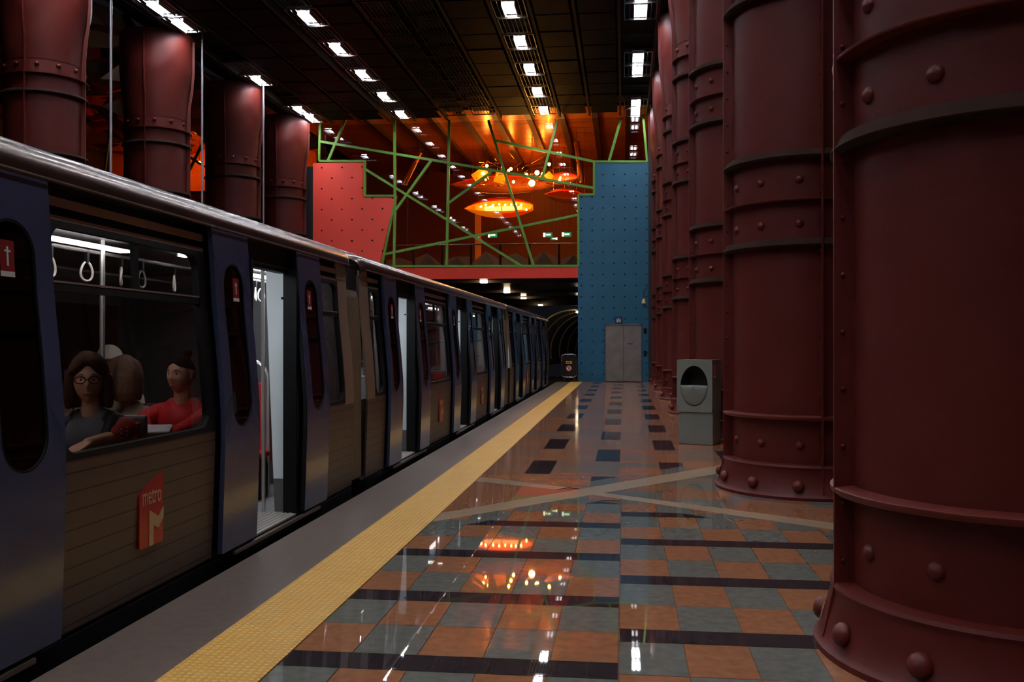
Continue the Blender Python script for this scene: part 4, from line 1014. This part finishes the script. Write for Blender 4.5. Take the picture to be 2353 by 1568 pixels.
def person(label, head, rz, hrz, shirt, sleeves, trousers, hairc, style, arms, jacket=None, S=1.06, extras=(), sleeve_len=1.0, glasses=False):
    org = Vector((head[0], head[1], head[2] - .74 * S)) + Vector((-math.sin(rz), math.cos(rz), 0)) * .02
    r = thing('person', label, 'person', org, None, rz); r.scale = (S, S, S)
    inv = (Matrix.Translation(org) @ Matrix.Rotation(rz, 4, 'Z') @ Matrix.Scale(S, 4)).inverted()
    HM = Matrix.Translation((0, -.02, .74)) @ Matrix.Rotation(hrz, 4, 'Z')
    b = MB(); head_mb(b, HM)
    capsule(b, (0, .012, .54), (0, .0, .68), .056, .052)
    capsule(b, (0, .02, .12), (0, .02, .42), .11, .12)
    c = MB(); c.sphere((0, .02, .10), (.155, .115, .16), 16, 12); c.sphere((0, .02, .30), (.165, .115, .18), 16, 12); c.sphere((0, .01, .43), (.18, .115, .13), 16, 12)
    capsule(c, (-.13, .02, .49), (.13, .02, .49), .068, .068); capsule(c, (-.06, .02, .53), (.06, .02, .53), .06, .06)
    sl = MB(); tr = MB(); sh = MB()
    for s_ in (-1, 1):
        sp = Vector((s_ * .175, .015, .48)); A = arms.get(s_)
        if A: el = inv @ Vector(A[0]); wr = inv @ Vector(A[1]); hd = (inv.to_3x3() @ Vector(A[2])).normalized()
        else: el = Vector((s_ * .22, -.04, .22)); wr = Vector((s_ * .12, -.24, .14)); hd = Vector((-s_ * .35, -.9, -.1)).normalized()
        capsule(b, sp, el, .043, .036); capsule(b, el, wr, .037, .026)
        hand(b, wr, hd, Vector((0, 0, 1)), s_ if True else -s_)
        capsule(sl, sp, el if sleeve_len >= 1 else sp.lerp(el, sleeve_len * 1.6), .066, .056)
        if sleeve_len >= 1: capsule(sl, el, el.lerp(wr, .9), .054, .040)
        hp = Vector((s_ * .09, 0, .03)); kn = Vector((s_ * .11, -.40, .03)); an = Vector((s_ * .11, -.42, -.34))
        capsule(b, hp, kn, .06, .05); capsule(b, kn, an, .045, .03)
        capsule(tr, hp, kn, .088, .065); capsule(tr, kn, an, .062, .05)
        sh.sphere(an + Vector((0, -.06, -.035)), (.045, .12, .035), 12, 8); sh.sphere(an + Vector((0, .0, -.01)), (.045, .05, .055), 12, 8)
    tr.sphere((0, .02, .04), (.16, .12, .10), 14, 10)
    bo = b.build('body', SKIN, r); remesh(bo, .0055, 2)
    co_ = c.build('shirt', shirt, r); remesh(co_, .010, 4)
    so = sl.build('sleeves', sleeves, r); remesh(so, .009, 3)
    to = tr.build('trousers', trousers, r); remesh(to, .012, 4)
    sh.build('shoes', M_dark, r, smooth=True)
    for s_ in (-1, 1):
        e = MB(); p = HM @ Vector((s_ * .031, -.076, .006)); e.sphere(p, (.0115, .0105, .0072), 12, 8, 0); p2 = HM @ Vector((s_ * .031, -.0815, .005)); e.sphere(p2, .0066, 8, 6, 1)
        e.build('eye', [M_swh, M_bolt], r, smooth=True)
    lip = MB(); lip.sphere((0, 0, 0), (.021, .006, .0065), 12, 8); lo = MB(); lo.add([HM @ (Vector(v) + Vector((0, -.0955, -.069))) for v in lip.v], lip.f); lo.build('lips', mat('lips', (160, 84, 74), .45), r, smooth=True)
    br = MB()
    for s_ in (-1, 1): br.tube([HM @ Vector((s_ * (.018 + .008 * i), -.0945 + .0035 * i, .029 + .002 * (i if i < 2 else 3 - i))) for i in range(4)], .003, 5)
    br.build('eyebrows', hairc, r)
    # hair
    h = MB(); n, k = 48, 36; vs = []
    for i in range(k + 1):
        for j in range(n):
            th, ph = PI * i / k, 2 * PI * j / n; p = head_point(th, ph); fr = -math.cos(ph) * math.sin(th)   # -1 = face
            nrm = Vector((p.x / .078 ** 2, p.y / .098 ** 2, p.z / .122 ** 2)).normalized()
            lim = {'long': -2, 'short': -.3, 'up': -.35, 'bun': -.3}.get(style, -.3)
            hl = .078 - .85 * abs(p.x) if style == 'long' else .072 - .5 * abs(p.x)
            on = (p.z > hl) or (p.y > -.012 and p.z > lim * .122 and abs(p.x) < 9 and (p.y > .02 or p.z > .028 or style == 'long'))
            thk = {'long': .030, 'short': .016, 'up': .007, 'bun': .007}.get(style, .014)
            if on: thk *= 1 + .35 * noise.noise(Vector((ph * 5, th * 2, 1)))
            vs.append(HM @ (p + nrm * (thk if on else -.02)))
    h.add(vs, [(i * n + j, (i + 1) * n + j, (i + 1) * n + (j + 1) % n, i * n + (j + 1) % n) for i in range(k) for j in range(n)])
    if style == 'long':
        for a in range(-8, 9):
            an = a * .245; q0 = [HM @ Vector((.09 * math.sin(an) * (1 + .15 * t_), .085 * math.cos(an) + .01, .02 - .17 * t_)) for t_ in (0, .35, .7, 1)]; h.tube(q0, [.026, .030, .028, .012], 8)
    if style == 'chin':
        pass
    if style == 'bun': h.sphere(HM @ Vector((0, .045, .135)), (.045, .045, .035), 14, 10)
    ho = h.build('hair', hairc, r, smooth=True); remesh(ho, .006, 1)
    if glasses:
        g_ = MB()
        for s_ in (-1, 1):
            cx = s_ * .033; lp = [HM @ Vector((cx + .027 * math.cos(a) * (1 if abs(math.cos(a)) < .8 else .95), -.106 + .10 * abs(cx + .027 * math.cos(a)) ** 1.5, .003 + .018 * math.sin(a))) for a in [2 * PI * i / 16 for i in range(16)]]
            g_.tube(lp, .0028, 6, closed=True); g_.tube([HM @ Vector((s_ * .058, -.097, .008)), HM @ Vector((s_ * .080, -.05, .012)), HM @ Vector((s_ * .084, .008, .01))], .0025, 6)
        g_.tube([HM @ Vector((-.008, -.106, .006)), HM @ Vector((.008, -.106, .006))], .0025, 6); g_.build('glasses', M_black, r, smooth=True)
    if jacket:
        j = MB(); 
        for s_ in (-1, 1): j.sphere((s_ * .13, .02, .26), (.072, .180, .31), 14, 10); capsule(j, (s_ * .085, .03, .50), (s_ * .13, .03, .49), .08, .07)
        j.sphere((0, .07, .28), (.17, .085, .27), 14, 10)
        jo = j.build('jacket', jacket, r); remesh(jo, .010, 3)
    for e in extras: e(r, HM, inv)
    return r
H_br = mat('hair_brown', (62, 38, 24), .85, var=.5, scale=60, bump=.8, bscale=90, spec=.15); H_dk = mat('hair_dark', (24, 18, 17), .8, var=.3, scale=60, bump=.8, bscale=90, spec=.15); H_lb = mat('hair_light_brown', (100, 66, 42), .6, var=.5, scale=50, bump=.8, bscale=90)
C_grey = mat('shirt_grey', (92, 94, 100), .8); C_blk = mat('jacket_black', (22, 22, 24), .7); C_red = mat('jersey_red', (150, 18, 22), .7); C_red2 = mat('jacket_bright_red', (206, 22, 26), .65)
C_beige = mat('jacket_beige', (146, 128, 100), .8); C_jean = mat('jeans', (44, 50, 66), .8); C_white = mat('cap_white', (226, 214, 200), .8)
def marks(r, HM, inv):
    m_ = MB(); s0 = inv @ Vector((-2.915, 5.16, 1.12))
    for i in range(3):
        for k in range(2):
            p_ = inv @ Vector((-2.90 + .87 * (.03 * k - .01), 5.155 + .49 * (.03 * k - .01), 1.05 - .024 * i + .012 * k)); m_.obox(p_.x, p_.y, p_.z, .012 - .003 * i, .003, .005 + .004 * ((i + k) % 2), .45, 0, 0, .4)
    m_.build('sleeve_print', mat('print_cream', (150, 132, 120), .7), r)
fx = math.atan2(.515, .857)
person('person with glasses, dark jacket and red sleeves, resting a bare forearm at the window', (-3.14, 5.2, 1.335), .06, fx - .14, C_grey, C_red, C_jean, H_br, 'long',
       {1: ((-2.975, 5.16, 1.00), (-2.985, 4.93, .992), (-.1, -1, -.25)), -1: ((-3.33, 5.0, .95), (-3.10, 4.82, .96), (.3, -.9, -.1))}, jacket=C_blk, sleeve_len=.45, glasses=True, S=1.12, extras=(marks,))
wr = person('woman in a bright red jacket with dark hair in a bun, seated in the train', (-3.14, 6.36, 1.33), .10, -.28, C_red2, C_red2, C_jean, H_dk, 'bun',
       {1: ((-2.97, 6.24, 1.0), (-3.03, 6.02, .94), (-.6, -.8, 0)), -1: ((-3.36, 6.22, 1.0), (-3.22, 6.03, .94), (.5, -.8, 0))}, S=1.10)
person('person with long light brown hair in a beige jacket, seated behind the one with glasses', (-3.62, 6.44, 1.30), .05, -1.3, C_beige, C_beige, C_jean, H_lb, 'long', {}, S=1.1)
def cap(r, HM, inv):
    m_ = MB(); m_.add([HM @ Vector((x, y, z)) for x, y, z in [(.092 * math.cos(2 * PI * j / 24) * math.cos(a), .112 * math.sin(2 * PI * j / 24) * math.cos(a), .05 + .10 * math.sin(a)) for a in [PI / 2 * i / 6 for i in range(7)] for j in range(24)]], [(i * 24 + j, i * 24 + (j + 1) % 24, (i + 1) * 24 + (j + 1) % 24, (i + 1) * 24 + j) for i in range(6) for j in range(24)])
    m_.add([HM @ Vector(v) for v in [(-.07, -.08, .055), (.07, -.08, .055), (.06, -.17, .045), (-.06, -.17, .045), (-.07, -.08, .062), (.07, -.08, .062), (.06, -.17, .052), (-.06, -.17, .052)]], [(0, 1, 2, 3), (4, 7, 6, 5), (0, 4, 5, 1), (1, 5, 6, 2), (2, 6, 7, 3), (3, 7, 4, 0)])
    m_.build('cap', C_white, r, smooth=True)
p = onX(252, 838, -4.25)
person('person in a white cap, mostly hidden behind the long-haired passenger', tuple(p), .3, 0, C_white, C_white, C_jean, H_dk, 'short', {}, S=1.12, extras=(cap,))
p = onX(168, 838, -4.75)
person('dark-haired passenger whose head top shows left of the person with glasses', tuple(p), PI, 0, C_blk, C_blk, C_jean, H_dk, 'short', {}, S=1.1)
p = onX(604, 800, -4.2)
person('dark-haired passenger glimpsed through the open door of the nearest car', (p.x, p.y, 1.5), 2.6, 0, C_grey, C_grey, C_jean, H_dk, 'short', {}, S=1.1)
t = MB(); t.obox(0, 0, 0, .20, .15, .004, .3, 0, .25); t.obox(.0, 0, .006, .20, .15, .002, .32, 0, .25)
tag(t.build('paper', mat('paper', (210, 200, 205), .6), org=None), 'white sheet of paper held in the lap of the woman in red', 'paper').location = (-3.12, 5.95, .975)
